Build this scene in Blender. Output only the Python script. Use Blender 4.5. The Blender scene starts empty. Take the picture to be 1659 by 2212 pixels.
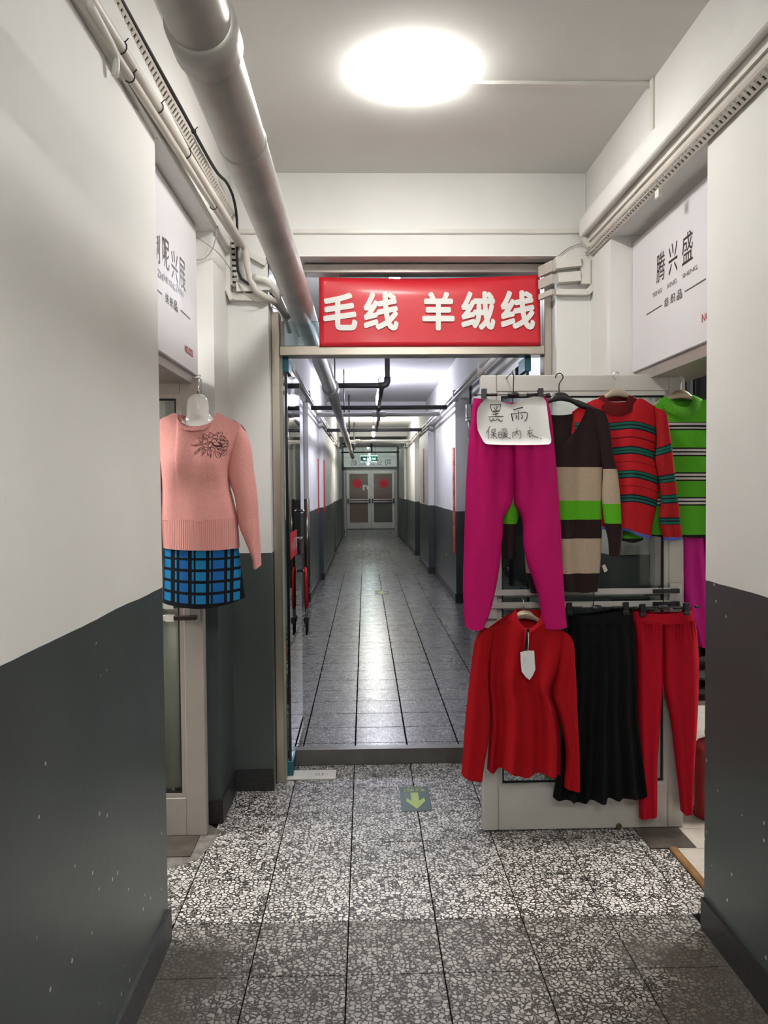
import bpy, math, random
import numpy as np
from mathutils import Vector, Matrix
from mathutils.bvhtree import BVHTree
random.seed(7)
S = bpy.context.scene
COL = S.collection
PI = math.pi

# ------------------------------------------------------------------ camera
F_PX, PITCH, YAW, ROLL, EYE = 1695.66, 0.03162, 0.024055, 0.008249, 1.496
IW, IH = 1659.0, 2212.0
def cam_axes(p, y, r):
    cp, sp, cy, sy, cr, sr = math.cos(p), math.sin(p), math.cos(y), math.sin(y), math.cos(r), math.sin(r)
    fwd = np.array([sy*cp, cy*cp, -sp]); right = np.array([cy, -sy, 0.0]); down = np.cross(fwd, right)
    return np.array([cr*right + sr*down, -sr*right + cr*down, fwd])
AX = cam_axes(PITCH, YAW, ROLL)
cam_data = bpy.data.cameras.new('camera')
cam = bpy.data.objects.new('camera', cam_data); COL.objects.link(cam)
m = Matrix.Identity(4)
for i in range(3):
    m[i][0], m[i][1], m[i][2] = AX[0][i], -AX[1][i], -AX[2][i]
m[2][3] = EYE
cam.matrix_world = m
cam_data.sensor_fit = 'VERTICAL'; cam_data.sensor_height = 36.0
cam_data.lens = F_PX/IH*36.0
cam_data.clip_start = 0.05; cam_data.clip_end = 80
S.camera = cam

# ------------------------------------------------------------------ world, exposure
w = bpy.data.worlds.new('world'); S.world = w; w.use_nodes = True
w.node_tree.nodes['Background'].inputs[0].default_value = (0.5, 0.52, 0.55, 1)
w.node_tree.nodes['Background'].inputs[1].default_value = 0.02
S.view_settings.view_transform = 'Standard'
try: S.view_settings.look = 'None'
except Exception: pass
S.view_settings.exposure = EXPOSURE = 1.85
S.view_settings.gamma = 1.0
S.view_settings.use_curve_mapping = False
try:
    S.cycles.use_denoising = True; S.cycles.adaptive_threshold = 0.09
    S.cycles.max_bounces = 6; S.cycles.diffuse_bounces = 3; S.cycles.glossy_bounces = 3
    S.cycles.transparent_max_bounces = 10; S.cycles.sample_clamp_indirect = 6.0
    S.cycles.caustics_reflective = False; S.cycles.caustics_refractive = False
except Exception: pass
# lamp radiances (used by the lamp builders below)
LAMP_MAIN, LAMP_BACK_FILL, LAMP_BULB, LAMP_SHOP, LAMP_TUBE_FILL = 19.0, 29.0, 200.0, 16.0, 46.0

# ------------------------------------------------------------------ measuring: a sight line through the photograph met with a plane of the room
def _ray(u, v):
    return AX.T @ np.array([(u-829.5)/F_PX, (v-1106.0)/F_PX, 1.0])
def at(u, v, Y):
    d = _ray(u, v); t = Y/d[1]
    return Vector((d[0]*t, Y, EYE + d[2]*t))
def atx(u, v, X):
    d = _ray(u, v); t = X/d[0]
    return Vector((X, d[1]*t, EYE + d[2]*t))
def atz(u, v, Z):
    d = _ray(u, v); t = (Z-EYE)/d[2]
    return Vector((d[0]*t, d[1]*t, Z))

# ------------------------------------------------------------------ materials
def lin(c):
    c = c/255.0
    return c/12.92 if c <= 0.04045 else ((c+0.055)/1.055)**2.4
def rgb(r, g, b): return (lin(r), lin(g), lin(b), 1.0)
class NT:
    def __init__(s, name):
        s.m = bpy.data.materials.new(name); s.m.use_nodes = True
        s.t = s.m.node_tree; s.p = s.t.nodes['Principled BSDF']
    def n(s, kind, **kw):
        o = s.t.nodes.new(kind)
        for k, v in kw.items():
            if k in o.inputs: o.inputs[k].default_value = v
            else: setattr(o, k, v)
        return o
    def l(s, a, b): s.t.links.new(a, b)
    def math(s, op, a, b=None, c=None):
        o = s.t.nodes.new('ShaderNodeMath'); o.operation = op
        for i, x in enumerate((a, b, c)):
            if x is None: continue
            if isinstance(x, (int, float)): o.inputs[i].default_value = x
            else: s.l(x, o.inputs[i])
        return o.outputs[0]
    def mix(s, fac, a, b, mode='MIX'):
        o = s.t.nodes.new('ShaderNodeMix'); o.data_type = 'RGBA'; o.blend_type = mode
        for i, x in ((0, fac), (6, a), (7, b)):
            if isinstance(x, (int, float)): o.inputs[i].default_value = x
            elif isinstance(x, tuple): o.inputs[i].default_value = x
            else: s.l(x, o.inputs[i])
        return o.outputs[2]
    def pos(s): return s.n('ShaderNodeNewGeometry').outputs['Position']
    def ramp(s, fac, stops, interp='CONSTANT'):
        o = s.n('ShaderNodeValToRGB'); cr = o.color_ramp; cr.interpolation = interp
        while len(cr.elements) > 1: cr.elements.remove(cr.elements[-1])
        cr.elements[0].position = stops[0][0]; cr.elements[0].color = stops[0][1]
        for p, c in stops[1:]:
            e = cr.elements.new(p); e.color = c
        s.l(fac, o.inputs[0]); return o.outputs[0]
    def bump(s, h, strength=0.3, dist=0.01):
        b = s.n('ShaderNodeBump'); b.inputs['Strength'].default_value = strength; b.inputs['Distance'].default_value = dist
        s.l(h, b.inputs['Height']); s.l(b.outputs[0], s.p.inputs['Normal'])
    def noise(s, scale, detail=3.0, vec=None, rough=0.5):
        o = s.n('ShaderNodeTexNoise'); o.inputs['Scale'].default_value = scale; o.inputs['Detail'].default_value = detail
        o.inputs['Roughness'].default_value = rough
        if vec is not None: s.l(vec, o.inputs['Vector'])
        return o.outputs['Fac']
MATS = {}
def plain(name, col, rough=0.5, metal=0.0, var=0.0, scale=8.0, bump=0.0, bscale=60.0, spec=None, coat=0.0, sheen=0.0, trans=0.0):
    if name in MATS: return MATS[name]
    k = NT(name); p = k.p
    p.inputs['Base Color'].default_value = col; p.inputs['Roughness'].default_value = rough; p.inputs['Metallic'].default_value = metal
    if spec is not None: p.inputs['Specular IOR Level'].default_value = spec
    if coat: p.inputs['Coat Weight'].default_value = coat; p.inputs['Coat Roughness'].default_value = 0.1
    if sheen: p.inputs['Sheen Weight'].default_value = sheen; p.inputs['Sheen Roughness'].default_value = 0.5
    if trans: p.inputs['Transmission Weight'].default_value = trans
    if var:
        f = k.noise(scale, 4.0, k.pos())
        d = tuple(c*(1-var) for c in col[:3]) + (1,); b = tuple(min(1, c*(1+var)) for c in col[:3]) + (1,)
        k.l(k.ramp(f, [(0.3, d), (0.7, b)], 'LINEAR'), p.inputs['Base Color'])
    if bump:
        k.bump(k.noise(bscale, 3.0, k.pos()), bump, 0.004)
    MATS[name] = k.m
    return k.m
def emit(name, col, strength):
    k = NT(name); p = k.p
    p.inputs['Base Color'].default_value = (0.8, 0.8, 0.8, 1)
    p.inputs['Emission Color'].default_value = col; p.inputs['Emission Strength'].default_value = strength
    MATS[name] = k.m; return k.m
def glass(name, tint, refl=0.06, rough=0.02):
    k = NT(name); t = k.t; out = t.nodes['Material Output']
    tr = k.n('ShaderNodeBsdfTransparent'); tr.inputs[0].default_value = tint
    gl = k.n('ShaderNodeBsdfGlossy'); gl.inputs['Roughness'].default_value = rough
    fr = k.n('ShaderNodeFresnel'); fr.inputs[0].default_value = 1.5
    mx = k.n('ShaderNodeMixShader')
    k.l(fr.outputs[0], mx.inputs[0]); k.l(tr.outputs[0], mx.inputs[1]); k.l(gl.outputs[0], mx.inputs[2])
    k.l(mx.outputs[0], out.inputs['Surface']); t.nodes.remove(k.p)
    MATS[name] = k.m; return k.m

def wall_paint():
    k = NT('painted_wall'); p = k.p
    pos = k.pos(); sep = k.n('ShaderNodeSeparateXYZ'); k.l(pos, sep.inputs[0])
    wob = k.noise(2.2, 3.0, pos)
    z = k.math('ADD', sep.outputs[2], k.math('MULTIPLY', k.math('SUBTRACT', wob, 0.5), 0.018))
    isw = k.math('GREATER_THAN', z, 1.176)
    n1 = k.noise(1.6, 5.0, pos)
    white = k.ramp(n1, [(0.3, (0.76, 0.755, 0.725, 1)), (0.7, (0.83, 0.825, 0.795, 1))], 'LINEAR')
    smud = k.noise(3.3, 6.0, pos, 0.7)
    white = k.mix(k.math('MULTIPLY', k.math('GREATER_THAN', smud, 0.69), 0.12), white, (0.45, 0.42, 0.37, 1))
    green = k.ramp(k.noise(2.5, 4.0, pos), [(0.3, (0.054, 0.066, 0.064, 1)), (0.7, (0.070, 0.082, 0.080, 1))], 'LINEAR')
    v = k.n('ShaderNodeTexVoronoi'); v.inputs['Scale'].default_value = 16.0; k.l(pos, v.inputs['Vector'])
    patch = k.noise(1.3, 2.0, pos)
    chip = k.math('MULTIPLY', k.math('LESS_THAN', v.outputs['Distance'], 0.085), k.math('GREATER_THAN', patch, 0.56))
    green = k.mix(chip, green, (0.55, 0.54, 0.5, 1))
    k.l(k.mix(isw, green, white), p.inputs['Base Color'])
    k.l(k.math('ADD', k.math('MULTIPLY', isw, 0.32), 0.31), p.inputs['Roughness'])
    k.bump(k.noise(26.0, 4.0, pos), 0.10, 0.006)
    return k.m
WALL = wall_paint()
WHITE = plain('white_plaster', (0.79, 0.785, 0.755, 1), 0.8, var=0.05, scale=2.0, bump=0.08, bscale=25)
CEIL = plain('ceiling_paint', (0.76, 0.75, 0.72, 1), 0.85, var=0.05, scale=1.2, bump=0.05, bscale=20)

def terrazzo(name, chip_hi, chip_lo, base, rough, thr, relief=0.04):
    k = NT(name); p = k.p
    pos = k.pos()
    nz = k.n('ShaderNodeTexNoise'); nz.inputs['Scale'].default_value = 45.0; nz.inputs['Detail'].default_value = 2.0; k.l(pos, nz.inputs['Vector'])
    off = k.n('ShaderNodeVectorMath', operation='SCALE'); k.l(nz.outputs['Color'], off.inputs[0]); off.inputs['Scale'].default_value = 0.014
    add = k.n('ShaderNodeVectorMath', operation='ADD'); k.l(pos, add.inputs[0]); k.l(off.outputs[0], add.inputs[1])
    mp = k.n('ShaderNodeMapping'); mp.inputs['Scale'].default_value = (1.0, 1.0, 0.0); k.l(add.outputs[0], mp.inputs[0])
    ve = k.n('ShaderNodeTexVoronoi', feature='DISTANCE_TO_EDGE', voronoi_dimensions='2D'); ve.inputs['Scale'].default_value = 60.0; k.l(mp.outputs[0], ve.inputs['Vector'])
    vc = k.n('ShaderNodeTexVoronoi', feature='F1', voronoi_dimensions='2D'); vc.inputs['Scale'].default_value = 60.0; k.l(mp.outputs[0], vc.inputs['Vector'])
    sp = k.n('ShaderNodeSeparateColor'); k.l(vc.outputs['Color'], sp.inputs[0])
    edge = k.math('ADD', thr, k.math('MULTIPLY', sp.outputs[1], 0.24))
    mask = k.math('MULTIPLY', k.math('GREATER_THAN', ve.outputs['Distance'], edge), k.math('GREATER_THAN', sp.outputs[2], 0.12))
    chip = k.ramp(sp.outputs[0], [(0.0, chip_lo), (0.35, chip_hi), (1.0, tuple(min(1, c*1.15) for c in chip_hi[:3]) + (1,))], 'LINEAR')
    small = k.n('ShaderNodeTexVoronoi', feature='F1', voronoi_dimensions='2D'); small.inputs['Scale'].default_value = 150.0; k.l(mp.outputs[0], small.inputs['Vector'])
    ss = k.n('ShaderNodeSeparateColor'); k.l(small.outputs['Color'], ss.inputs[0])
    sm_ = k.math('LESS_THAN', small.outputs['Distance'], k.math('MULTIPLY', ss.outputs[0], 0.42))
    base2 = k.mix(sm_, base, tuple(0.7*q for q in chip_hi[:3]) + (1,))
    col = k.mix(mask, base2, chip)
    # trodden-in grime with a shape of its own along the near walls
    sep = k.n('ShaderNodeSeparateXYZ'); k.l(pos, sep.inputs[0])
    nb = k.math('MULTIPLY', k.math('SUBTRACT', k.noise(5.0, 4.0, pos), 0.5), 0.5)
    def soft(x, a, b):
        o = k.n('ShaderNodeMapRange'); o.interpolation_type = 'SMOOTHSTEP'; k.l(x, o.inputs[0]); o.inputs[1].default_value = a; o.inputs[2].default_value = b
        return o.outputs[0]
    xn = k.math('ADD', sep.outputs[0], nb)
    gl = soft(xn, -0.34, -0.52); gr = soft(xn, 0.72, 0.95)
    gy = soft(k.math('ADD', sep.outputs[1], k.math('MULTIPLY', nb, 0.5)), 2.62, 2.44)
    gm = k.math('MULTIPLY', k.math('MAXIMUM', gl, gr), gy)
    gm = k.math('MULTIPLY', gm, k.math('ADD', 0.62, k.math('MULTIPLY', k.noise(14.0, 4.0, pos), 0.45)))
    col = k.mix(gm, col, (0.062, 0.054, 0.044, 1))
    blot = k.noise(3.0, 4.0, pos)
    col = k.mix(k.math('MULTIPLY', k.math('SUBTRACT', blot, 0.35), 0.55), col, (0.075, 0.07, 0.062, 1))
    k.l(col, p.inputs['Base Color'])
    k.l(k.math('ADD', rough, k.math('MULTIPLY', k.noise(9.0, 4.0, pos), 0.16)), p.inputs['Roughness'])
    if relief: k.bump(ve.outputs['Distance'], relief, 0.003)
    return k.m
TZ = [terrazzo('terrazzo_washed', (0.66, 0.645, 0.61, 1), (0.40, 0.385, 0.36, 1), (0.032, 0.030, 0.028, 1), 0.34, 0.055),
      terrazzo('terrazzo_trodden', (0.34, 0.325, 0.30, 1), (0.16, 0.15, 0.14, 1), (0.030, 0.028, 0.025, 1), 0.42, 0.07),
      terrazzo('terrazzo_polished', (0.30, 0.30, 0.305, 1), (0.13, 0.13, 0.135, 1), (0.036, 0.036, 0.038, 1), 0.20, 0.07, 0.0)]
GROUT = plain('dark_joint', (0.012, 0.011, 0.011, 1), 0.95, spec=0.0)
SKIRT = plain('black_terrazzo_skirting', (0.022, 0.022, 0.023, 1), 0.4, var=0.5, scale=90, bump=0.1)
SKIRTG = plain('grey_skirting', (0.050, 0.052, 0.054, 1), 0.45, var=0.3, scale=40)
CEMENT = plain('rough_cement', (0.17, 0.155, 0.135, 1), 0.85, var=0.35, scale=25, bump=0.4, bscale=40)
TAUPE = plain('taupe_aluminium', (0.40, 0.355, 0.325, 1), 0.42, 0.15, var=0.06, scale=5)
ALU = plain('brushed_aluminium', (0.55, 0.53, 0.50, 1), 0.42, 0.15, var=0.06, scale=5)
ALUD = plain('worn_aluminium', (0.40, 0.36, 0.33, 1), 0.40, 0.5, var=0.08, scale=6)
STEEL = plain('stainless_steel', (0.52, 0.47, 0.40, 1), 0.30, 0.9, var=0.06, scale=4)
CHROME = plain('chrome', (0.75, 0.75, 0.74, 1), 0.15, 1.0)
PIPE = plain('grey_pipe_paint', (0.44, 0.425, 0.40, 1), 0.42, 0.35, var=0.12, scale=7, bump=0.05, bscale=30)
DPIPE = plain('dark_pipe_paint', (0.075, 0.070, 0.072, 1), 0.45, 0.2)
SPIPE = plain('silver_pipe_paint', (0.52, 0.52, 0.50, 1), 0.35, 0.4)
PVC = plain('cream_plastic', (0.62, 0.58, 0.52, 1), 0.45, var=0.06, scale=6)
PVCW = plain('white_plastic', (0.74, 0.72, 0.67, 1), 0.45, var=0.05, scale=6)
BLK = plain('black_plastic', (0.012, 0.012, 0.013, 1), 0.35)
BLKR = plain('black_rubber', (0.010, 0.010, 0.010, 1), 0.7)
SLOT = plain('slot_shadow_plastic', (0.03, 0.028, 0.026, 1), 0.9)
GLASS = glass('clear_glass', (0.90, 0.94, 0.93, 1))
GLASSG = glass('door_glass', (0.80, 0.88, 0.88, 1))
GEDGE = plain('dark_glass_edge', (0.006, 0.012, 0.013, 1), 0.15)
TEAL = plain('teal_film_on_fitting', (0.02, 0.14, 0.19, 1), 0.25, 0.3)
REDP = plain('red_paper', (0.62, 0.015, 0.03, 1), 0.55)
INK = plain('black_ink', (0.012, 0.011, 0.011, 1), 0.6)
BOARD = plain('sign_board_white', (0.70, 0.68, 0.70, 1), 0.6, spec=0.25)

# ------------------------------------------------------------------ mesh helpers
WLOC = {}
def mk(name, verts, faces, mat, parent=None, smooth=False, uvs=None, recentre=True):
    V = np.array([tuple(v) for v in verts], dtype=float)
    c = np.zeros(3)
    if recentre:
        lo, hi = V.min(0), V.max(0); c = (lo+hi)/2; c[2] = lo[2]
    me = bpy.data.meshes.new(name)
    me.from_pydata((V-c).tolist(), [], [tuple(f) for f in faces])
    if mat is not None: me.materials.append(mat)
    if smooth: me.polygons.foreach_set('use_smooth', [True]*len(me.polygons))
    if uvs is not None:
        ul = me.uv_layers.new(name='UVMap')
        idx = np.empty(len(me.loops), dtype=np.int32); me.loops.foreach_get('vertex_index', idx)
        ul.data.foreach_set('uv', np.array(uvs, dtype=np.float32)[idx].ravel())
    me.update()
    o = bpy.data.objects.new(name, me); COL.objects.link(o)
    WLOC[o.name] = Vector(c)
    if parent is not None:
        o.parent = parent; o.location = Vector(c) - WLOC[parent.name]
    else: o.location = Vector(c)
    return o
def empty(name, loc=(0, 0, 0)):
    o = bpy.data.objects.new(name, None); COL.objects.link(o); o.location = loc
    o.empty_display_size = 0.05
    WLOC[o.name] = Vector(loc); return o
def tag(o, label, cat, group=None):
    o['label'] = label; o['category'] = cat
    if group: o['group'] = group
    return o
def thing(name, label, cat, loc=(0, 0, 0), group=None): return tag(empty(name, loc), label, cat, group)
def struct(o): o['kind'] = 'structure'; return o
class MB:
    def __init__(s): s.v = []; s.f = []
    def add(s, v, f):
        b = len(s.v); s.v += [tuple(x) for x in v]; s.f += [tuple(i+b for i in q) for q in f]; return s
    def box(s, x0, x1, y0, y1, z0, z1, r=0.0):
        x0, x1 = min(x0, x1), max(x0, x1); y0, y1 = min(y0, y1), max(y0, y1); z0, z1 = min(z0, z1), max(z0, z1)
        if r <= 0:
            return s.add([(x0,y0,z0),(x1,y0,z0),(x1,y1,z0),(x0,y1,z0),(x0,y0,z1),(x1,y0,z1),(x1,y1,z1),(x0,y1,z1)],
                  [(3,2,1,0),(4,5,6,7),(0,1,5,4),(1,2,6,5),(2,3,7,6),(3,0,4,7)])
        c = ((x0+x1)/2, (y0+y1)/2, (z0+z1)/2); h = ((x1-x0)/2, (y1-y0)/2, (z1-z0)/2); r = min(r, *(0.49*q for q in h))
        vs = []; ix = {}
        for a in range(3):
            for sx in (-1,1):
                for sy in (-1,1):
                    for sz in (-1,1):
                        g = (sx, sy, sz)
                        ix[(a,)+g] = len(vs)
                        vs.append(tuple(c[i] + g[i]*(h[i] if i == a else h[i]-r) for i in range(3)))
        fs = []
        for a in range(3):
            b, d = (a+1) % 3, (a+2) % 3
            for sa in (-1, 1):
                q = []
                for sb, sd in ((-1,-1),(1,-1),(1,1),(-1,1)):
                    g = [0,0,0]; g[a], g[b], g[d] = sa, sb, sd; q.append(ix[(a,)+tuple(g)])
                fs.append(q if sa > 0 else q[::-1])
        for a in range(3):                      # edge strips
            b, d = (a+1) % 3, (a+2) % 3
            for sb in (-1,1):
                for sd in (-1,1):
                    g0=[0,0,0]; g1=[0,0,0]; g0[a]=-1; g1[a]=1; g0[b]=g1[b]=sb; g0[d]=g1[d]=sd
                    q = [ix[(b,)+tuple(g0)], ix[(b,)+tuple(g1)], ix[(d,)+tuple(g1)], ix[(d,)+tuple(g0)]]
                    fs.append(q if sb*sd > 0 else q[::-1])
        for sx in (-1,1):
            for sy in (-1,1):
                for sz in (-1,1):
                    q = [ix[(a,sx,sy,sz)] for a in range(3)]
                    fs.append(q if sx*sy*sz > 0 else q[::-1])
        return s.add(vs, fs)
    def tube(s, pts, r, n=8, caps=True):
        P = [Vector(p) for p in pts]; k = len(P)
        rr = r if isinstance(r, (list, tuple)) else [r]*k
        ref = None; rings = []
        for i in range(k):
            t = (P[min(i+1,k-1)] - P[max(i-1,0)]).normalized()
            if ref is None:
                a = Vector((0,0,1)) if abs(t.z) < 0.9 else Vector((1,0,0)); ref = (a - t*a.dot(t)).normalized()
            else: ref = (ref - t*ref.dot(t)).normalized()
            b = t.cross(ref)
            rings.append([P[i] + (ref*math.cos(2*PI*j/n) + b*math.sin(2*PI*j/n))*rr[i] for j in range(n)])
        v = [p for ring in rings for p in ring]; f = []
        for i in range(k-1):
            for j in range(n):
                f.append((i*n+j, i*n+(j+1)%n, (i+1)*n+(j+1)%n, (i+1)*n+j))
        if caps: f.append(tuple(range(n-1,-1,-1))); f.append(tuple((k-1)*n+j for j in range(n)))
        return s.add(v, f)
    def lathe(s, prof, c, n=24, axis='z', caps=True):
        v = []; f = []; k = len(prof)
        for r, h in prof:
            for j in range(n):
                a = 2*PI*j/n; x, y = r*math.cos(a), r*math.sin(a)
                v.append((c[0]+x, c[1]+y, c[2]+h) if axis == 'z' else ((c[0]+x, c[1]+h, c[2]+y) if axis == 'y' else (c[0]+h, c[1]+x, c[2]+y)))
        for i in range(k-1):
            for j in range(n): f.append((i*n+j, i*n+(j+1)%n, (i+1)*n+(j+1)%n, (i+1)*n+j))
        if caps: f.append(tuple(range(n-1,-1,-1))); f.append(tuple((k-1)*n+j for j in range(n)))
        return s.add(v, f)
    def prism(s, poly, fn, t):
        """outline poly of (a,b), fn(a,b,k)->point with k in {0,1} for the two faces"""
        n = len(poly)
        v = [fn(a, b, 0) for a, b in poly] + [fn(a, b, 1) for a, b in poly]
        f = [tuple(range(n)), tuple(range(2*n-1, n-1, -1))] + [(i, i+n, (i+1)%n+n, (i+1)%n) for i in range(n)]
        return s.add(v, f)
    def obox(s, A, B, n, w, d):
        """bar from A to B, width w across, thickness d along n"""
        A, B, n = Vector(A), Vector(B), Vector(n); t = (B-A).normalized(); n = (n - t*n.dot(t)).normalized(); b = t.cross(n)
        q = [A+b*x*w/2+n*y*d/2 for x in (-1,1) for y in (-1,1)] + [B+b*x*w/2+n*y*d/2 for x in (-1,1) for y in (-1,1)]
        return s.add(q, [(0,1,3,2),(4,6,7,5),(0,4,5,1),(1,5,7,3),(3,7,6,2),(2,6,4,0)])
    def build(s, name, mat, parent=None, smooth=False): return mk(name, s.v, s.f, mat, parent, smooth)
def box(name, b, mat, parent=None, r=0.0): return MB().box(*b, r).build(name, mat, parent)
def tube(name, pts, r, mat, parent=None, n=8): return MB().tube(pts, r, n).build(name, mat, parent, True)
def smooth_poly(pts, n):
    P = [np.array(p, float) for p in pts]; out = []
    P = [2*P[0]-P[1]] + P + [2*P[-1]-P[-2]]
    for i in range(1, len(P)-2):
        for j in range(8):
            t = j/8.0
            out.append(0.5*((2*P[i]) + (-P[i-1]+P[i+1])*t + (2*P[i-1]-5*P[i]+4*P[i+1]-P[i+2])*t*t + (-P[i-1]+3*P[i]-3*P[i+1]+P[i+2])*t**3))
    out.append(P[-2]); out = np.array(out)
    d = np.concatenate([[0], np.cumsum(np.linalg.norm(np.diff(out, axis=0), axis=1))])
    q = np.linspace(0, d[-1], n)
    return np.stack([np.interp(q, d, out[:, i]) for i in range(out.shape[1])], 1)
def sm(pts, n): return [Vector(p) for p in smooth_poly(pts, n)]

_FONT = {}
def glyphs(text, bold=0.0):
    key = (text, bold)
    if key in _FONT: return _FONT[key]
    c = bpy.data.curves.new('lettering_source', 'FONT'); c.body = text; c.size = 1.0; c.offset = bold; c.resolution_u = 4
    o = bpy.data.objects.new('lettering_source', c); COL.objects.link(o)
    dg = bpy.context.evaluated_depsgraph_get(); dg.update()
    me = bpy.data.meshes.new_from_object(o.evaluated_get(dg))
    v = np.array([tuple(q.co) for q in me.vertices]); f = [tuple(p.vertices) for p in me.polygons]
    bpy.data.objects.remove(o); bpy.data.curves.remove(c); bpy.data.meshes.remove(me)
    _FONT[key] = (v, f); return v, f
def lettering(text, BL, BR, TL, mat, parent, bold=0.0, name='lettering', mb=None):
    """lettering printed on a flat face: its box runs from BL to BR (width) and BL to TL (height)"""
    BL, BR, TL = Vector(BL), Vector(BR), Vector(TL)
    U, W = BR-BL, TL-BL; N = U.cross(W).normalized()
    v, f = glyphs(text, 0.0); lo, hi = v.min(0), v.max(0); e = np.maximum(hi-lo, 1e-6)
    own = MB()
    # heavier strokes: the outline laid down again a little to every side
    offs = [(0.0, 0.0)] + ([(bold*1.1*math.cos(k*PI/4), bold*1.1*math.sin(k*PI/4)) for k in range(8)] if bold > 0.0 else [])
    m_ = bold*1.1
    for k, (ox, oy) in enumerate(offs):
        own.add([BL + U*((q[0]-lo[0]+ox+m_)/(e[0]+2*m_)) + W*((q[1]-lo[1]+oy+m_)/(e[1]+2*m_)) + N*(k*0.00003) for q in v], f)
    if mb is not None: mb.add(own.v, own.f); return mb
    return mk(name, own.v, own.f, mat, parent)
# ================================================================== THE SETTING
CZ, BZ = 3.02, 2.62            # ceiling and underside of the beams
def stc(name, b, mat): return struct(box(name, b, mat))
# floor slab (dark joints) with the tiles as its pieces
floor = struct(MB().box(-0.95, 1.50, -4.0, 28.2, -0.12, -0.005).build('floor', GROUT))
T = 0.30; GX = 0.2307
def tile_mesh(wx, wy, mat, nm):
    b = MB().box(-wx/2, wx/2, -wy/2, wy/2, -0.006, 0.0, 0.0012)
    me = bpy.data.meshes.new(nm); me.from_pydata(b.v, [], b.f); me.materials.append(mat); return me
tmesh = {}
def put_tile(x0, x1, y0, y1, mi, gap=0.0042):
    wx, wy = round(x1-x0-gap, 4), round(y1-y0-gap, 4)
    key = (wx, wy, mi)
    if key not in tmesh: tmesh[key] = tile_mesh(wx, wy, TZ[mi], 'floor_tile')
    o = bpy.data.objects.new('floor_tile', tmesh[key]); COL.objects.link(o)
    o.parent = floor; o.location = Vector(((x0+x1)/2, (y0+y1)/2, 0.0)) - WLOC[floor.name]
xs = [GX + j*T for j in range(-3, 4)]
ys = [3.567 + T*i for i in range(-8, 3)] + [4.198]
dull = {(0, 0), (1, 0)}
for k in range(len(ys)-1):
    y0, y1 = ys[k], ys[k+1]
    for j in range(6):
        off = (0.004 if j == 3 else 0.0)
        put_tile(xs[j], xs[j+1], y0, y1, 0 if y0 > 2.6 else 1)
    if 2.6 < y0 < 3.5: put_tile(xs[6], 1.236, y0, y1, 0)
    if 2.6 < y0 < 3.2: put_tile(-0.93, xs[0], y0, min(y1, 3.2), 0)
yc = [4.258] + [4.556 + T*i for i in range(0, 31)]
for k in range(len(yc)-1):
    for j in range(6): put_tile(xs[j], xs[j+1], yc[k], yc[k+1], 2, 0.008)
o = box('floor_edging', (-0.95, xs[0]-0.002, 4.25, 24.0, -0.006, -0.0005), TZ[2], floor); o['kind'] = 'stuff'
o = box('floor_edging', (xs[6]+0.002, 1.50, 4.25, 24.0, -0.006, -0.0005), TZ[2], floor); o['kind'] = 'stuff'
mb = MB()
for j in range(6):                       # tiles past the point where they can be told apart
    y = yc[-1]
    while y < 28.0:
        mb.box(xs[j]+.002, xs[j+1]-.002, y+.002, y+T-.002, -0.006, -0.0002); y += T
o = mb.build('far_floor_tiles', TZ[2], floor); o['kind'] = 'stuff'

# near walls, piers
stc('wall_left', (-0.98, -0.665, -4.0, 2.575, 0, BZ), WALL)
stc('wall_right', (1.132, 1.46, -4.0, 2.58, 0, BZ), WALL)
stc('wall_behind', (-0.98, 1.46, -4.15, -4.0, 0, CZ), WALL)
stc('wall_pier_left', (-1.25, -0.657, 3.487, 3.86, 0, BZ), WALL)
stc('wall_return_left', (-1.25, -0.462, 3.86, 4.22, 0, BZ), WALL)
stc('wall_pier_right', (1.118, 1.42, 3.55, 3.86, 0, BZ), WALL)
stc('wall_return_right', (0.948, 1.42, 3.86, 4.22, 0, BZ), WALL)
# beams and ceiling
def beam(name, xa, xb, xo):  # a beam whose corridor face runs slightly out of parallel
    v = [(xa,-4,BZ),(xb,4.22,BZ),(xo,4.22,BZ),(xo,-4,BZ),(xa,-4,CZ),(xb,4.22,CZ),(xo,4.22,CZ),(xo,-4,CZ)]
    return struct(mk(name, v, [(3,2,1,0),(4,5,6,7),(0,1,5,4),(1,2,6,5),(2,3,7,6),(3,0,4,7)], WHITE))
beam('trim_1', -0.668, -0.640, -1.25)
beam('trim_2', 1.125, 1.092, 1.62)
stc('trim_3', (-0.64, 1.092, 3.86, 4.22, BZ, CZ), WHITE)
stc('ceiling', (-1.3, 1.65, -4.1, 4.0, CZ, CZ+0.1), CEIL)
# baseboards
def skirt(name, pts, z1=0.105, mat=SKIRT, t=0.012):
    """skirting along a polyline on plan, its inner (room) side to the right of travel"""
    m_ = MB(); n = len(pts)
    P = [Vector((a, b, 0)) for a, b in pts]
    nor = []
    for i in range(n-1):
        d = (P[i+1]-P[i]).normalized(); nor.append(Vector((d.y, -d.x, 0)))
    off = []
    for i in range(n):
        if i == 0: off.append(nor[0]*t)
        elif i == n-1: off.append(nor[-1]*t)
        else:
            a, b = nor[i-1], nor[i]
            off.append((a+b)*t if abs(a.dot(b)) < 0.5 else a*t)
    for i in range(n-1):
        a, b = P[i], P[i+1]; c, d = b+off[i+1], a+off[i]
        u = Vector((0,0,z1))
        m_.add([a,b,c,d,a+u,b+u,c+u,d+u], [(3,2,1,0),(4,5,6,7),(0,1,5,4),(1,2,6,5),(2,3,7,6),(3,0,4,7)])
    return struct(m_.build(name, mat))
skirt('baseboard_left', [(-0.665, -4.0), (-0.665, 2.575)], mat=SKIRTG)
skirt('baseboard_right', [(1.132, 2.58), (1.132, -4.0)], mat=SKIRT)
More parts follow.
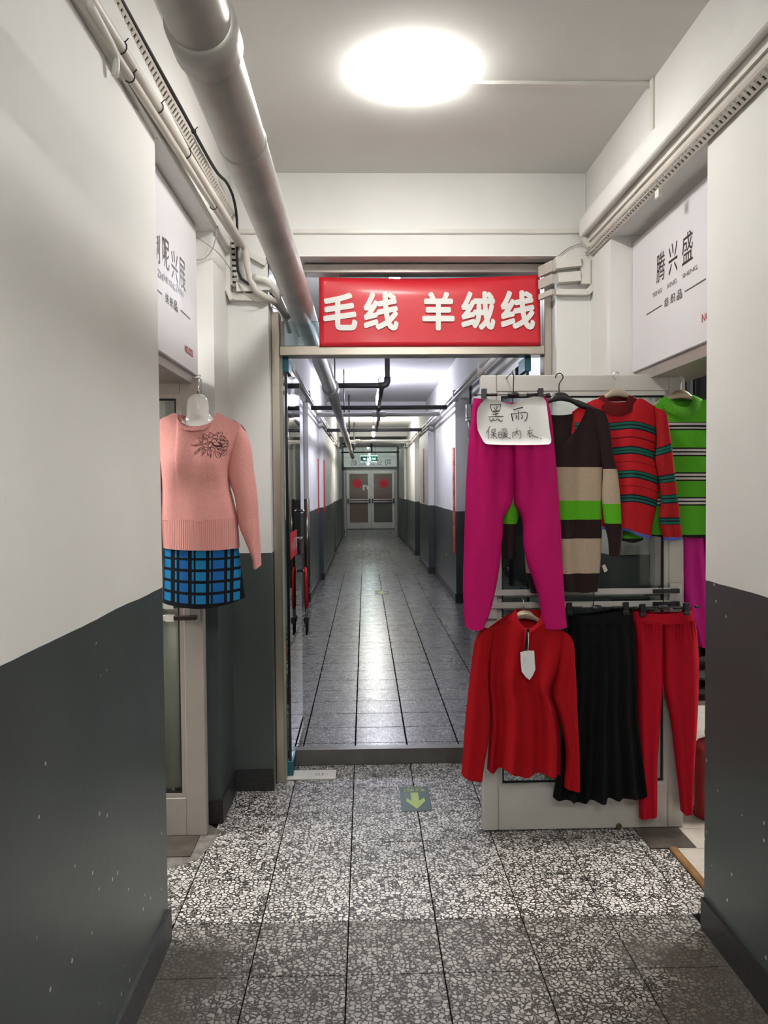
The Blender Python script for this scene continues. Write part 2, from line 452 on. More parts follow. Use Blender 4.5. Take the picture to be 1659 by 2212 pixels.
skirt('baseboard_pier_left', [(-0.715, 3.487), (-0.657, 3.487), (-0.657, 3.86), (-0.462, 3.86)])
skirt('baseboard_pier_right', [(0.948, 3.86), (1.118, 3.86), (1.118, 3.55), (1.23, 3.55)])

# ------------------------------------------------------------------ corridor beyond the doorway
def corridor_wall(name, prof, xo):
    n = len(prof); v = []; f = []
    poly = list(prof) + [(xo, prof[-1][1]), (xo, prof[0][1])]
    N = len(poly)
    v = [(x, y, 0) for x, y in poly] + [(x, y, BZ) for x, y in poly]
    f = [(i, (i+1) % N, (i+1) % N + N, i+N) for i in range(N)] + [tuple(range(N-1, -1, -1)), tuple(range(N, 2*N))]
    return struct(mk(name, v, f, WALL))
PL = [(-0.80, 4.22), (-0.80, 10.3), (-0.735, 10.3), (-0.735, 12.7), (-0.675, 12.7), (-0.675, 17.0), (-0.78, 17.0), (-0.78, 18.2), (-0.69, 18.2), (-0.69, 23.7)]
PR = [(1.15, 4.22), (1.15, 8.5), (1.33, 8.5), (1.33, 10.05), (1.165, 10.05), (1.185, 13.45), (1.09, 13.45), (1.09, 15.6), (1.22, 15.6), (1.22, 17.0), (1.08, 17.0), (1.08, 20.5), (1.03, 20.5), (1.03, 23.7)]
corridor_wall('wall_corridor_left', PL, -1.3)
corridor_wall('wall_corridor_right', PR, 1.7)
skirt('baseboard_corridor_left', PL, 0.11, SKIRTG)
skirt('baseboard_corridor_right', PR[::-1], 0.11, SKIRTG)
for i, (x0, x1, y) in enumerate([(-0.80, -0.722, 10.28), (-0.735, -0.66, 12.68), (1.15, 1.345, 10.03), (1.075, 1.2, 13.43)]):
    stc('baseboard_pier_end', (x0, x1, y-0.004, y+0.02, 0, 0.115), SKIRT)
stc('trim_4', (-1.3, -0.66, 4.22, 23.7, BZ, CZ), WHITE)
stc('trim_5', (1.10, 1.7, 4.22, 23.7, BZ, CZ), WHITE)
stc('ceiling_corridor', (-1.3, 1.7, 4.0, 28.3, CZ, CZ+0.1), CEIL)
stc('trim_6', (-0.66, 1.10, 14.06, 14.36, 2.80, CZ), WHITE)
stc('trim_7', (-0.66, 1.10, 20.2, 20.5, 2.80, CZ), WHITE)
stc('trim_8', (-0.66, 1.10, 8.0, 8.3, 2.86, CZ), WHITE)
# vestibule at the far end
stc('wall_vestibule_left', (-1.3, -0.95, 23.7, 28.3, 0, CZ), WALL)
stc('wall_vestibule_right', (1.35, 1.7, 23.7, 28.3, 0, CZ), WALL)
stc('wall_far_end', (-1.3, 1.7, 28.08, 28.3, 0, CZ), WALL)
stc('wall_far_reveal_left', (-1.3, -0.69, 23.7, 23.9, 0, CZ), WALL)
stc('wall_far_reveal_right', (1.03, 1.7, 23.7, 23.9, 0, CZ), WALL)

# ------------------------------------------------------------------ shop rooms either side
PLAST = plain('shop_wall_paint', (0.66, 0.65, 0.62, 1), 0.8)
stc('wall_shop_left', (-3.1, -3.0, 1.5, 5.0, 0, BZ), PLAST)
stc('wall_shop_left_near', (-3.0, -0.98, 1.5, 1.6, 0, BZ), PLAST)
stc('wall_shop_left_rear', (-3.0, -1.25, 4.4, 4.5, 0, BZ), PLAST)
stc('ceiling_shop_left', (-3.1, -1.25, 1.5, 5.0, BZ, BZ+0.08), CEIL)
LAM = plain('pale_laminate', (0.56, 0.51, 0.44, 1), 0.4, var=0.08, scale=9)
struct(MB().box(-3.0, -0.95, 1.5, 4.5, -0.12, 0.0).build('floor_shop_left', CEMENT))
stc('wall_shop_right', (3.4, 3.5, 1.5, 5.5, 0, BZ), PLAST)
stc('wall_shop_right_near', (1.46, 3.4, 1.5, 1.6, 0, BZ), PLAST)
stc('wall_shop_right_rear', (1.62, 3.4, 5.3, 5.4, 0, BZ), PLAST)
stc('ceiling_shop_right', (1.62, 3.5, 1.5, 5.5, BZ, BZ+0.08), CEIL)
fl = struct(MB().box(1.25, 3.4, 1.5, 5.5, -0.12, -0.004).build('floor_shop_right', GROUT))
yb = 1.62
while yb < 5.2:
    xa = 1.268
    while xa < 2.6:
        xb = min(xa + (0.9 if int(yb*10) % 2 else 0.55), 2.75)
        box('plank', (xa+0.001, xb-0.001, yb+0.001, yb+0.189, -0.004, 0.004), LAM, fl); xa = xb
    yb += 0.19
WOOD = plain('varnished_wood', (0.27, 0.15, 0.06, 1), 0.35, var=0.3, scale=14)
struct(box('trim_9', (1.236, 1.268, 1.9, 3.15, -0.004, 0.012), WOOD, None, 0.006))
# cement sills
stc('trim_10', (1.16, 1.35, 3.15, 3.5, -0.004, 0.006), plain('dark_stone_sill', (0.075, 0.062, 0.052, 1), 0.45, var=0.4, scale=12))
struct(mk('trim_11', [(-0.98,3.06,0.001),(-0.80,3.06,0.001),(-0.74,3.10,0.001),(-0.69,3.14,0.001),(-0.66,3.25,0.001),(-0.64,3.4,0.001),(-0.72,3.48,0.001),(-0.98,3.48,0.001),
      (-0.98,3.08,0.006),(-0.81,3.08,0.006),(-0.75,3.12,0.006),(-0.71,3.16,0.006),(-0.68,3.26,0.006),(-0.66,3.4,0.006),(-0.73,3.47,0.006),(-0.98,3.48,0.006)],
      [tuple(range(8,16))]+[(i,(i+1)%8,(i+1)%8+8,i+8) for i in range(8)], CEMENT))
stc('trim_12', (-0.98, -0.72, 3.15, 3.34, 0.0, 0.010), plain('dark_stone_sill', (0.075, 0.062, 0.052, 1)))
# ================================================================== LAMPS
def dome_lamp(loc, r, label, strength, col):
    t = thing('ceiling_lamp', label, 'lamp', loc)
    x, y, z = loc
    MB().lathe([(r*0.80, 0.0), (r*0.86, -0.006), (r*0.86, -0.014), (r*0.80, -0.014)], (x, y, z), 32).build('base', PVCW, t, True)
    em = emit('lit_diffuser', col, strength)
    pr = [(r*math.cos(a), -0.014-0.048*math.sin(a)) for a in np.linspace(0, PI/2*0.97, 6)]
    MB().lathe(pr, (x, y, z), 24).build('diffuser', em, t, True)
    return t
dome_lamp((0.19, 2.93, CZ), 0.175, 'round glowing dome lamp on the ceiling above the terrazzo floor', LAMP_MAIN, (1.0, 0.975, 0.93, 1))
dome_lamp((0.25, -1.1, CZ), 0.205, 'unseen round dome lamp added on the ceiling behind the camera', LAMP_BACK_FILL, (1.0, 0.975, 0.93, 1))  # added out of view to light the fronts that face the camera
t = thing('fill_tube_lamp', 'unseen fluorescent tube lamp added on the right beam behind the camera', 'lamp', (1.0, -0.6, 2.72))  # added out of view as frontal fill for garments and left wall
MB().box(1.03, 1.10, -1.35, -0.05, 2.68, 2.73, 0.004).build('batten', PVCW, t)
MB().tube([(1.005, -1.28, 2.70), (1.005, -0.12, 2.70)], 0.018, 8).build('tube', emit('lit_tube', (1.0, 0.985, 0.95, 1), LAMP_TUBE_FILL), t, True)
for y in (-1.30, -0.10): box('end_cap', (0.985, 1.04, y-0.012, y+0.012, 2.68, 2.72), PVCW, t)
def bulb_lamp(x, y, zb, label, strength, col, drop=True):
    t = thing('hanging_bulb', label, 'lamp', (x, y, CZ))
    MB().lathe([(0.05, 0), (0.05, -0.012), (0.03, -0.03), (0.012, -0.035)], (x, y, CZ), 16).build('ceiling_rose', PVCW, t, True)
    tube('cord', [(x, y, CZ-0.03), (x, y, zb+0.20)], 0.004, BLK, t)
    MB().lathe([(0.018, 0.20), (0.022, 0.19), (0.024, 0.15), (0.03, 0.135), (0.03, 0.115)], (x, y, zb), 14).build('socket', PVCW, t, True)
    MB().lathe([(0.02, 0.115), (0.034, 0.10), (0.036, 0.05), (0.034, 0.0), (0.026, -0.035), (0.008, -0.05)], (x, y, zb), 8).build('bulb', emit('lit_bulb', col, strength), t, True)
    return t
bulb_lamp(0.20, 5.0, 2.72, 'bare lit bulb hanging behind the red banner', LAMP_BULB*0.55, (0.86, 0.88, 1.0, 1))
bulb_lamp(0.20, 10.9, 2.66, 'nearer of the two bare lit bulbs hanging in the far corridor', LAMP_BULB, (0.78, 0.79, 1.0, 1))
bulb_lamp(0.20, 17.4, 2.66, 'farther of the two bare lit bulbs hanging in the far corridor', LAMP_BULB, (1.0, 0.98, 0.90, 1))
bulb_lamp(0.12, 25.8, 2.80, 'lit bulb beyond the glazed far end frame', LAMP_BULB*0.5, (0.9, 1.0, 0.97, 1))
t = thing('ceiling_panel_lamp', 'square panel lamp on the ceiling of the shop left of the mannequin', 'lamp', (-2.0, 3.0, BZ))
box('frame', (-2.32, -1.68, 2.68, 3.32, BZ-0.03, BZ), PVCW, t)
box('diffuser', (-2.3, -1.7, 2.7, 3.3, BZ-0.036, BZ-0.03), emit('lit_panel', (1, 0.97, 0.92, 1), LAMP_SHOP), t)
t = thing('ceiling_panel_lamp', 'unseen square panel lamp added in the shop right of the striped sweaters', 'lamp', (2.5, 3.6, BZ))  # unseen lamp, added to bring light into the right shop
box('frame', (2.18, 2.82, 3.28, 3.92, BZ-0.03, BZ), PVCW, t)
box('diffuser', (2.2, 2.8, 3.3, 3.9, BZ-0.036, BZ-0.03), MATS['lit_panel'], t)

# ================================================================== BIG PIPE AND CORRIDOR PIPES
PX, PZ = -0.302, 2.372
t = thing('water_main_pipe', 'thick grey metal pipe running under the ceiling along the left wall', 'pipe', (PX, 1.0, PZ))
pipe_r = 0.060
tube('pipe_run', [(PX, -3.9, PZ), (PX, 1.0, PZ), (PX, 3.0, PZ), (PX-0.002, 7.25, PZ+0.03)], pipe_r, PIPE, t, 28)
tube('pipe_run', [(PX-0.002, 7.2, PZ+0.03), (-0.315, 12.0, 2.37), (-0.33, 22.0, 2.33)], 0.050, PIPE, t, 20)
MB().lathe([(0.060, -0.05), (0.068, -0.045), (0.069, 0.045), (0.060, 0.05)], (PX, 1.55, PZ), 28, 'y').build('coupling', PIPE, t, True)
MB().lathe([(0.059, -0.012), (0.0625, -0.004), (0.0625, 0.004), (0.059, 0.012)], (PX, 2.02, PZ), 28, 'y').build('weld_seam', PIPE, t, True)
for y in (7.1, 7.22):
    MB().lathe([(0.06, -0.04), (0.076, -0.035), (0.076, 0.035), (0.055, 0.04)], (PX, y, PZ+0.028), 24, 'y').build('coupling', PIPE, t, True)
tube('hanger_rod', [(PX+0.03, 7.4, 2.44), (PX+0.03, 7.4, CZ)], 0.006, DPIPE, t)
tube('hanger_rod', [(-0.26, 10.2, 2.42), (-0.26, 10.2, CZ)], 0.008, DPIPE, t)
tube('hanger_rod', [(-0.25, 13.0, 2.38), (-0.25, 13.0, CZ)], 0.012, DPIPE, t)
tube('hanger_rod', [(-0.24, 18.5, 2.38), (-0.24, 18.5, CZ)], 0.02, DPIPE, t)
def pipe_thing(label, parts, mat, group='branch pipes in the far corridor'):
    t = thing('branch_pipe', label, 'pipe', parts[0][1][0], group)
    for nm, pts, r in parts: tube(nm, pts, r, mat, t, 12)
    return t
za = 2.45
pipe_thing('dark branch pipe with an elbow rising to the ceiling from the thick pipe', [
    ('pipe_run', [(PX+0.05, 7.4, za), (0.16, 7.4, za)] + [(0.19+0.03*math.sin(a), 7.4, za+0.03-0.03*math.cos(a)) for a in np.linspace(0.3, PI/2, 5)] + [(0.22, 7.4, CZ)], 0.024),
    ('elbow', [(0.14, 7.4, za), (0.18, 7.4, za), (0.208, 7.4, za+0.012), (0.22, 7.4, za+0.04), (0.22, 7.4, za+0.08)], 0.031),
    ('pipe_run', [(0.17, 7.4, za), (0.17, 9.9, 2.42)], 0.022), ('tee', [(0.17, 9.1, 2.42), (0.17, 9.3, 2.42)], 0.034)], DPIPE)
pipe_thing('dark branch pipe crossing the corridor in front of the silver one', [('pipe_run', [(-0.62, 9.2, 2.425), (0.97, 9.2, 2.425)], 0.026), ('clamp', [(-0.36, 9.2, 2.425), (-0.26, 9.2, 2.425)], 0.036)], DPIPE)
pipe_thing('silver branch pipe crossing the corridor just behind the dark one', [('pipe_run', [(-0.60, 9.9, 2.41), (0.95, 9.9, 2.41)], 0.028), ('tee', [(0.10, 9.9, 2.41), (0.27, 9.9, 2.41)], 0.036), ('pipe_run', [(0.18, 9.9, 2.42), (0.18, 9.9, 2.33)], 0.022)], SPIPE)
pipe_thing('dark branch pipe crossing before the cross beam, behind the nearer bulb', [('pipe_run', [(-0.62, 13.0, 2.44), (0.95, 13.0, 2.44)], 0.028), ('pipe_run', [(0.20, 13.0, 2.44), (0.20, 11.2, 2.46)], 0.022)], DPIPE)
pipe_thing('silver branch pipe crossing near the farther bulb', [('pipe_run', [(-0.33, 17.0, 2.48), (1.0, 17.0, 2.48)], 0.040), ('tee', [(-0.22, 17.0, 2.48), (-0.10, 17.0, 2.48)], 0.055)], SPIPE)
pipe_thing('thin dark branch pipe in front of the far glazed transom', [('pipe_run', [(-0.66, 22.0, 2.475), (0.97, 22.0, 2.475)], 0.020), ('pipe_run', [(0.20, 22.0, 2.475), (0.20, 22.0, 2.80)], 0.022), ('pipe_run', [(-0.33, 22.0, 2.45), (-0.33, 22.0, 2.70), (-0.62, 22.0, 2.72)], 0.028)], DPIPE)
for x, lb in ((1.045, 'pair of pale conduits along the right beam of the far corridor'), (-0.64, 'pair of pale conduits along the left beam of the far corridor')):
    t = thing('conduit_pair', lb, 'conduit', (x, 4.3, 2.5))
    for k, z in enumerate((2.57, 2.50)): tube('conduit', [(x-0.02*k*(1 if x > 0 else -1), 4.3, z), (x-0.02*k*(1 if x > 0 else -1), 10, z-0.01), (x, 20.2, z)], 0.021, PVC if k else ALU, t, 8)
    for y in np.arange(5, 20, 2.0): box('saddle', (x-0.03, x+0.03, y, y+0.03, 2.47, 2.60), ALU, t)
# junction box on a drop conduit
t = thing('junction_box', 'grey metal junction box on a drop conduit above the pink leggings', 'box', (1.12, 8.4, 2.0))
tube('drop_conduit', [(1.135, 8.4, 2.6), (1.135, 8.4, 2.36)], 0.012, DPIPE, t)
MB().box(1.09, 1.148, 8.36, 8.46, 2.22, 2.38, 0.012).build('housing', PIPE, t)
tube('drop_conduit', [(1.13, 8.4, 2.22), (1.13, 8.4, 2.02)], 0.018, PIPE, t)
box('flange', (1.09, 1.148, 8.35, 8.47, 2.20, 2.222), PIPE, t)
# couplets and outlets on corridor walls
def couplet(x0, x1, y0, y1, z0, z1, label):
    t = thing('paper_couplet', label, 'banner', ((x0+x1)/2, (y0+y1)/2, z0), 'red paper strips on the corridor walls')
    box('paper', (x0, x1, y0, y1, z0, z1), REDP, t)
    n = 7; g = MB()
    for i in range(n):
        z = z1 - (i+0.5)*(z1-z0)/n
        if x1-x0 < y1-y0: lettering('福春和喜财安吉'[i], (x0-0.001, y1-0.02, z-0.07), (x0-0.001, y0+0.02, z-0.07), (x0-0.001, y1-0.02, z+0.07), None, None, 0, mb=g)
        else: lettering('福春和喜财安吉'[i], (x0+0.015, y0-0.001, z-0.07), (x1-0.015, y0-0.001, z-0.07), (x0+0.015, y0-0.001, z+0.07), None, None, 0, mb=g)
    g.build('gold_lettering', plain('gold_print', (0.75, 0.42, 0.06, 1), 0.4, 0.4), t)
couplet(1.158, 1.165, 10.12, 10.32, 0.62, 2.0, 'red couplet strip at the corner left of the pink leggings')
couplet(1.19, 1.30, 8.44, 8.448, 0.85, 1.98, 'red couplet strip half hidden by the pink leggings')
couplet(-0.735, -0.728, 12.3, 12.5, 1.1, 1.95, 'red couplet strip on the left corridor wall, nearer of two')
couplet(-0.675, -0.668, 12.9, 13.2, 1.1, 1.95, 'red couplet strip on the left corridor wall, farther of two')
couplet(1.083, 1.09, 14.4, 14.6, 1.2, 2.2, 'narrow red couplet strip deep in the corridor on the right wall')
for (x, y, z, lb) in ((1.172, 11.3, 0.42, 'small wall socket on the green dado right of the corridor'), (1.082, 15.2, 0.42, 'farther small wall socket on the right corridor dado')):
    t = thing('wall_socket', lb, 'socket', (x, y, z))
    MB().box(x-0.008, x+0.004, y-0.05, y+0.05, z, z+0.10, 0.004).build('plate', plain('yellowed_plastic', (0.30, 0.28, 0.2, 1), 0.5), t)
    box('socket_face', (x-0.011, x-0.008, y-0.03, y+0.03, z+0.02, z+0.08), BLK, t)

# ================================================================== FAR END: glazed frame, folded leaves, double door
DG = plain('dark_green_grey_frame', (0.12, 0.135, 0.125, 1), 0.4, 0.2)
t = struct(empty('window_1', (0.17, 23.75, 2.05)))
YF = 23.72
box('frame_post', (-0.69, -0.63, YF-0.03, YF+0.05, 0, 2.74), DG, t); box('frame_post', (0.97, 1.03, YF-0.03, YF+0.05, 0, 2.74), DG, t)
box('frame_rail', (-0.63, 0.97, YF-0.03, YF+0.05, 2.03, 2.11), DG, t); box('frame_rail', (-0.63, 0.97, YF-0.03, YF+0.05, 2.70, 2.76), DG, t)
box('pane', (-0.63, 0.97, YF, YF+0.008, 2.11, 2.70), GLASS, t)
stc('trim_13', (-0.69, 1.03, YF, YF+0.1, 2.76, CZ), WHITE)
g = MB()
for i, ch in enumerate('纺织品公司'):
    x = -0.42 + i*0.26; lettering(ch, (x+0.18, YF+0.012, 2.16), (x, YF+0.012, 2.16), (x+0.18, YF+0.012, 2.33), None, None, 0.0, mb=g)
g.build('faded_blue_lettering', plain('faded_blue_print', (0.10, 0.16, 0.36, 1), 0.6), t)
for sx, lb in ((-1, 'left folded-back leaf of the far end frame'), (1, 'right folded-back leaf of the far end frame')):
    x = -0.60 if sx < 0 else 0.94
    q = thing('door_leaf', lb, 'door', (x, 24.1, 0), 'folded-back leaves of the far end frame')
    for (a, b) in ((23.8, 23.9), (24.5, 24.6)): box('stile', (x-0.02, x+0.02, a, b, 0.02, 2.02), ALU, q)
    for (a, b) in ((0.02, 0.22), (0.98, 1.06), (1.94, 2.02)): box('rail', (x-0.02, x+0.02, 23.9, 24.5, a, b), ALU, q)
    box('panel', (x-0.006, x+0.006, 23.9, 24.5, 0.22, 0.98), DG, q); box('pane', (x-0.004, x+0.004, 23.9, 24.5, 1.06, 1.94), GLASS, q)
t = thing('exit_sign', 'hanging green exit sign behind the glass above the far double door', 'sign', (0.14, 24.5, 2.3))
MB().box(-0.12, 0.40, 24.48, 24.52, 2.30, 2.46, 0.008).build('sign_case', plain('exit_green', (0.01, 0.20, 0.13, 1), 0.4), t)
mint = emit('lit_mint', (0.45, 1.0, 0.8, 1), 0.7)
box('light_strip', (-0.13, 0.41, 24.475, 24.525, 2.465, 2.485), mint, t); box('light_strip', (-0.13, 0.41, 24.475, 24.525, 2.275, 2.295), mint, t)
g = MB(); y = 24.478
g.prism([(-0.06,2.38),(0.0,2.42),(0.0,2.395),(0.05,2.395),(0.05,2.365),(0.0,2.365),(0.0,2.34)], lambda a, b, k: (a, y-0.001*k, b), 0)
lettering('出', (0.08, y, 2.32), (0.20, y, 2.32), (0.08, y, 2.45), None, None, 0.01, mb=g)
lettering('EXIT', (0.23, y, 2.345), (0.36, y, 2.345), (0.23, y, 2.415), None, None, 0.02, mb=g)
g.build('lit_pictogram', mint, t)
for x in (-0.05, 0.33): tube('suspension_rod', [(x, 24.5, 2.485), (x, 24.5, CZ)], 0.005, DPIPE, t)
# double door at Y = 28
YD = 28.0
t = thing('double_door', 'far double door with brown glass, red round papers and push bars', 'door', (0.2, YD, 0))
CURT = plain('brown_film_glass', (0.145, 0.095, 0.07, 1), 0.25, var=0.15, scale=1.5)
CURT2 = plain('olive_film_glass', (0.085, 0.085, 0.065, 1), 0.25, var=0.2, scale=1.5)
box('frame_post', (-0.76, -0.66, YD-0.02, YD+0.06, 0, 2.2), ALU, t); box('frame_post', (1.08, 1.18, YD-0.02, YD+0.06, 0, 2.2), ALU, t)
box('frame_rail', (-0.76, 1.18, YD-0.02, YD+0.06, 2.10, 2.2), ALU, t)
for k, (x0, x1) in enumerate(((-0.65, 0.205), (0.215, 1.07))):
    lf = box('leaf', (x0, x0+0.10, YD-0.03, YD+0.02, 0.02, 2.09), ALU, t)
    box('stile', (x1-0.10, x1, YD-0.03, YD+0.02, 0.02, 2.09), ALU, lf)
    box('rail', (x0+0.10, x1-0.10, YD-0.03, YD+0.02, 0.02, 0.24), ALU, lf); box('rail', (x0+0.10, x1-0.10, YD-0.03, YD+0.02, 1.98, 2.09), ALU, lf)
    if k == 0: box('pane', (x0+0.10, x1-0.10, YD-0.005, YD+0.005, 0.24, 1.98), CURT, lf)
    else:
        box('pane', (x0+0.10, x1-0.10, YD-0.005, YD+0.005, 1.0, 1.98), CURT, lf); box('pane', (x0+0.10, x1-0.10, YD-0.005, YD+0.005, 0.24, 1.0), CURT2, lf)
    for z in (0.98, 1.06): box('push_bar', (x0+0.06, x1-0.02, YD-0.09, YD-0.06, z-0.018, z+0.018), CHROME, lf)
    box('bar_bracket', (x0+0.03, x0+0.08, YD-0.09, YD-0.03, 0.94, 1.10), DPIPE, lf); box('bar_bracket', (x1-0.07, x1-0.02, YD-0.09, YD-0.03, 0.94, 1.10), DPIPE, lf)
    cx = (x0+x1)/2 + (-0.05 if k == 0 else 0.03)
    d = MB().lathe([(0.165, 0), (0.165, -0.003)], (cx, YD-0.006, 1.63), 32, 'y').build('round_paper', REDP, lf)
    g = MB(); lettering('福', (cx-0.08, YD-0.0105, 1.55), (cx+0.08, YD-0.0105, 1.55), (cx-0.08, YD-0.0105, 1.71), None, None, 0.0, mb=g)
    g.lathe([(0.135, 0), (0.145, 0)], (cx, YD-0.0102, 1.63), 32, 'y', False); g.build('cut_pattern', plain('deep_red_print', (0.30, 0.005, 0.015, 1), 0.6), lf)
g = MB()
for (u0, v0, u1, v1) in ((784, 1047, 787, 1059), (786, 1048, 795, 1051), (792, 1049, 796, 1057), (803, 1046, 808, 1052)):
    a, b = at(u0, v0, YD-0.012), at(u1, v1, YD-0.012); g.box(a.x, b.x, YD-0.012, YD-0.008, b.z, a.z)
g.build('torn_paper_scrap', PVCW, t)
t = None
# ================================================================== DOORWAY: steel frame, transom glass, glass doors, threshold
t = thing('steel_door_frame', 'brushed steel door frame around the corridor doorway', 'door frame', (0.24, 4.0, 0))
MB().box(-0.461, -0.420, 3.95, 4.05, 0.0, 2.372, 0.003).build('post', STEEL, t)
MB().box(0.909, 0.947, 3.95, 4.05, 0.0, 2.61, 0.003).build('post', STEEL, t)
MB().box(-0.420, 0.909, 3.945, 4.055, 2.157, 2.204, 0.003).build('transom_bar', STEEL, t)
MB().box(-0.30, 0.909, 3.96, 4.05, 2.568, 2.612, 0.003).build('top_bar', ALUD, t)
box('transom_glass', (-0.418, -0.12, 3.995, 4.005, 2.204, 2.335), GLASSG, t)
box('transom_glass', (-0.12, 0.909, 3.995, 4.005, 2.204, 2.568), GLASSG, t)
box('glass_channel', (-0.418, -0.40, 3.985, 4.015, 2.204, 2.335), ALU, t)
box('side_channel', (-0.420, -0.411, 3.97, 4.03, 0.0, 2.157), plain('pale_green_strip', (0.32, 0.33, 0.25, 1), 0.4), t)
stc('trim_14', (-0.46, 0.947, 4.198, 4.258, 0.0, 0.083), plain('threshold_stone', (0.115, 0.108, 0.10, 1), 0.35, var=0.15, scale=10))
def glass_door(X, label, sticker):
    t = thing('glass_door', label, 'door', (X, 4.03, 0), 'frameless glass doors of the doorway')
    sgn = 1 if X < 0 else -1
    box('pane', (X-0.005, X+0.005, 4.045, 4.80, 0.03, 2.145), GLASSG, t)
    box('edge', (X-0.007, X+0.007, 4.030, 4.045, 0.03, 2.145), GEDGE, t)
    box('edge', (X-0.0055, X+0.0055, 4.80, 4.803, 0.03, 2.145), plain('pale_glass_edge', (0.35, 0.45, 0.43, 1), 0.2), t)
    MB().box(X-0.016, X+0.016, 4.02, 4.19, 2.085, 2.157, 0.002).build('patch_fitting', TEAL, t)
    MB().box(X-0.016, X+0.016, 4.02, 4.19, 0.012, 0.085, 0.002).build('patch_fitting', TEAL, t)
    for s in (-1, 1):
        h = tube('pull_handle', [(X+s*0.05, 4.70, 0.90), (X+s*0.05, 4.70, 1.43)], 0.016, plain('bronze_steel', (0.16, 0.13, 0.115, 1), 0.28, 0.8), t, 14)
        for z in (1.0, 1.36): tube('standoff', [(X+s*0.006, 4.70, z), (X+s*0.05, 4.70, z)], 0.008, CHROME, h, 10)
    if sticker:
        st = box('sticker', (X+sgn*0.0055, X+sgn*0.0065, 4.10, 4.50, 1.12, 1.26), REDP, t)
        g = MB()
        for i, ch in enumerate('小心玻璃'):
            y = 4.13 + i*0.09
            lettering(ch, (X+sgn*0.0072, y, 1.155), (X+sgn*0.0072, y+0.07, 1.155), (X+sgn*0.0072, y, 1.225), None, None, 0.01, mb=g)
        g.build('white_lettering', PVCW, st)
        MB().box(X+sgn*0.006, X+sgn*0.02, 4.62, 4.76, 1.10, 1.20, 0.004).build('lock_case', CHROME, t)
    return t
glass_door(-0.398, 'left glass door standing open into the corridor, with a red caution sticker', True)
glass_door(0.84, 'right glass door standing open, partly hidden behind the display door', False)
# U-lock hung over the handle standoff
RED = plain('red_vinyl', (0.65, 0.01, 0.015, 1), 0.3)
t = thing('u_lock', 'red U-shaped bicycle lock hanging on the left glass door handle', 'lock', (-0.36, 4.66, 0.7))
xL = -0.355
tube('shackle', [(xL, 4.66, 0.78), (xL, 4.66, 0.99), (xL-0.004, 4.672, 1.012), (xL-0.005, 4.70, 1.018), (xL-0.004, 4.728, 1.012), (xL, 4.74, 0.99), (xL, 4.74, 0.78)], 0.0085, RED, t, 10)
for y in (4.66, 4.74): tube('bare_shackle_end', [(xL, y, 0.62), (xL, y, 0.78)], 0.006, plain('dark_steel', (0.05, 0.05, 0.055, 1), 0.3, 0.8), t, 8)
MB().box(xL-0.013, xL+0.013, 4.64, 4.76, 0.69, 0.73, 0.004).build('lock_body', BLK, t)
# floor spring cover plate
t = thing('cover_plate', 'white metal floor plate under the left glass door pivot', 'plate', (-0.3, 4.04, 0))
MB().box(-0.43, -0.163, 3.98, 4.10, 0.0, 0.010, 0.002).build('plate', PVCW, t)
g = MB()
for i, x in enumerate((-0.27, -0.262, -0.254)):
    for j, y in enumerate((4.02, 4.03, 4.04)):
        if (i*3+j) % 2 == 0: g.box(x, x+0.007, y, y+0.008, 0.0098, 0.0104)
g.box(-0.235, -0.229, 4.02, 4.05, 0.0098, 0.0104); g.box(-0.21, -0.206, 4.03, 4.038, 0.0098, 0.0104)
g.build('printed_marks', plain('grey_print', (0.25, 0.25, 0.25, 1), 0.6), t)
# red banner over the transom
YB = 3.935
t = thing('shop_banner', 'red banner with white Chinese lettering hung over the doorway', 'banner', (0.33, YB, 2.2))
BRED = plain('banner_red', (0.62, 0.014, 0.028, 1), 0.42, coat=0.15)
nx, nz = 40, 14; V = []; Fc = []
c00, c10, c01, c11 = at(690, 749, YB), at(1168, 747, YB), at(689, 598, YB), at(1166, 594, YB)
for layer in range(2):
    for j in range(nz+1):
        for i in range(nx+1):
            s, q = i/nx, j/nz
            p = (c00*(1-s)+c10*s)*(1-q) + (c01*(1-s)+c11*s)*q
            bulge = 0.030*max(0, (q-0.72)/0.28)**2*math.sin(PI*min(1, s*1.05))**0.5 if s < 0.97 else 0.0
            V.append((p.x, YB - 0.004*math.sin(3*PI*s)*q + bulge + layer*0.002, p.z - 0.004*math.sin(PI*s)*q))
M0 = (nx+1)*(nz+1)
for j in range(nz):
    for i in range(nx):
        a = j*(nx+1)+i; Fc.append((a, a+1, a+nx+2, a+nx+1)); Fc.append((a+M0+nx+1, a+M0+nx+2, a+M0+1, a+M0))
for i in range(nx):
    Fc.append((i, M0+i, M0+i+1, i+1)); a = nz*(nx+1)+i; Fc.append((a, a+1, M0+a+1, M0+a))
for j in range(nz):
    a = j*(nx+1); Fc.append((a, a+nx+1, M0+a+nx+1, M0+a)); a += nx; Fc.append((a, M0+a, M0+a+nx+1, a+nx+1))
cloth = mk('banner_cloth', V, Fc, BRED, t, True)
WLET = plain('banner_white', (0.80, 0.79, 0.75, 1), 0.5)
for ch, u0, u1, v0, v1 in (('毛', 698, 772, 632, 714), ('线', 785, 861, 630, 714), ('羊', 912, 982, 630, 714), ('绒', 996, 1070, 629, 713), ('线', 1081, 1156, 627, 712)):
    yb = YB - 0.0065
    lettering(ch, at(u0, v1, yb), at(u1, v1, yb), at(u0, v0, yb), WLET, t, 0.033, 'white_character')

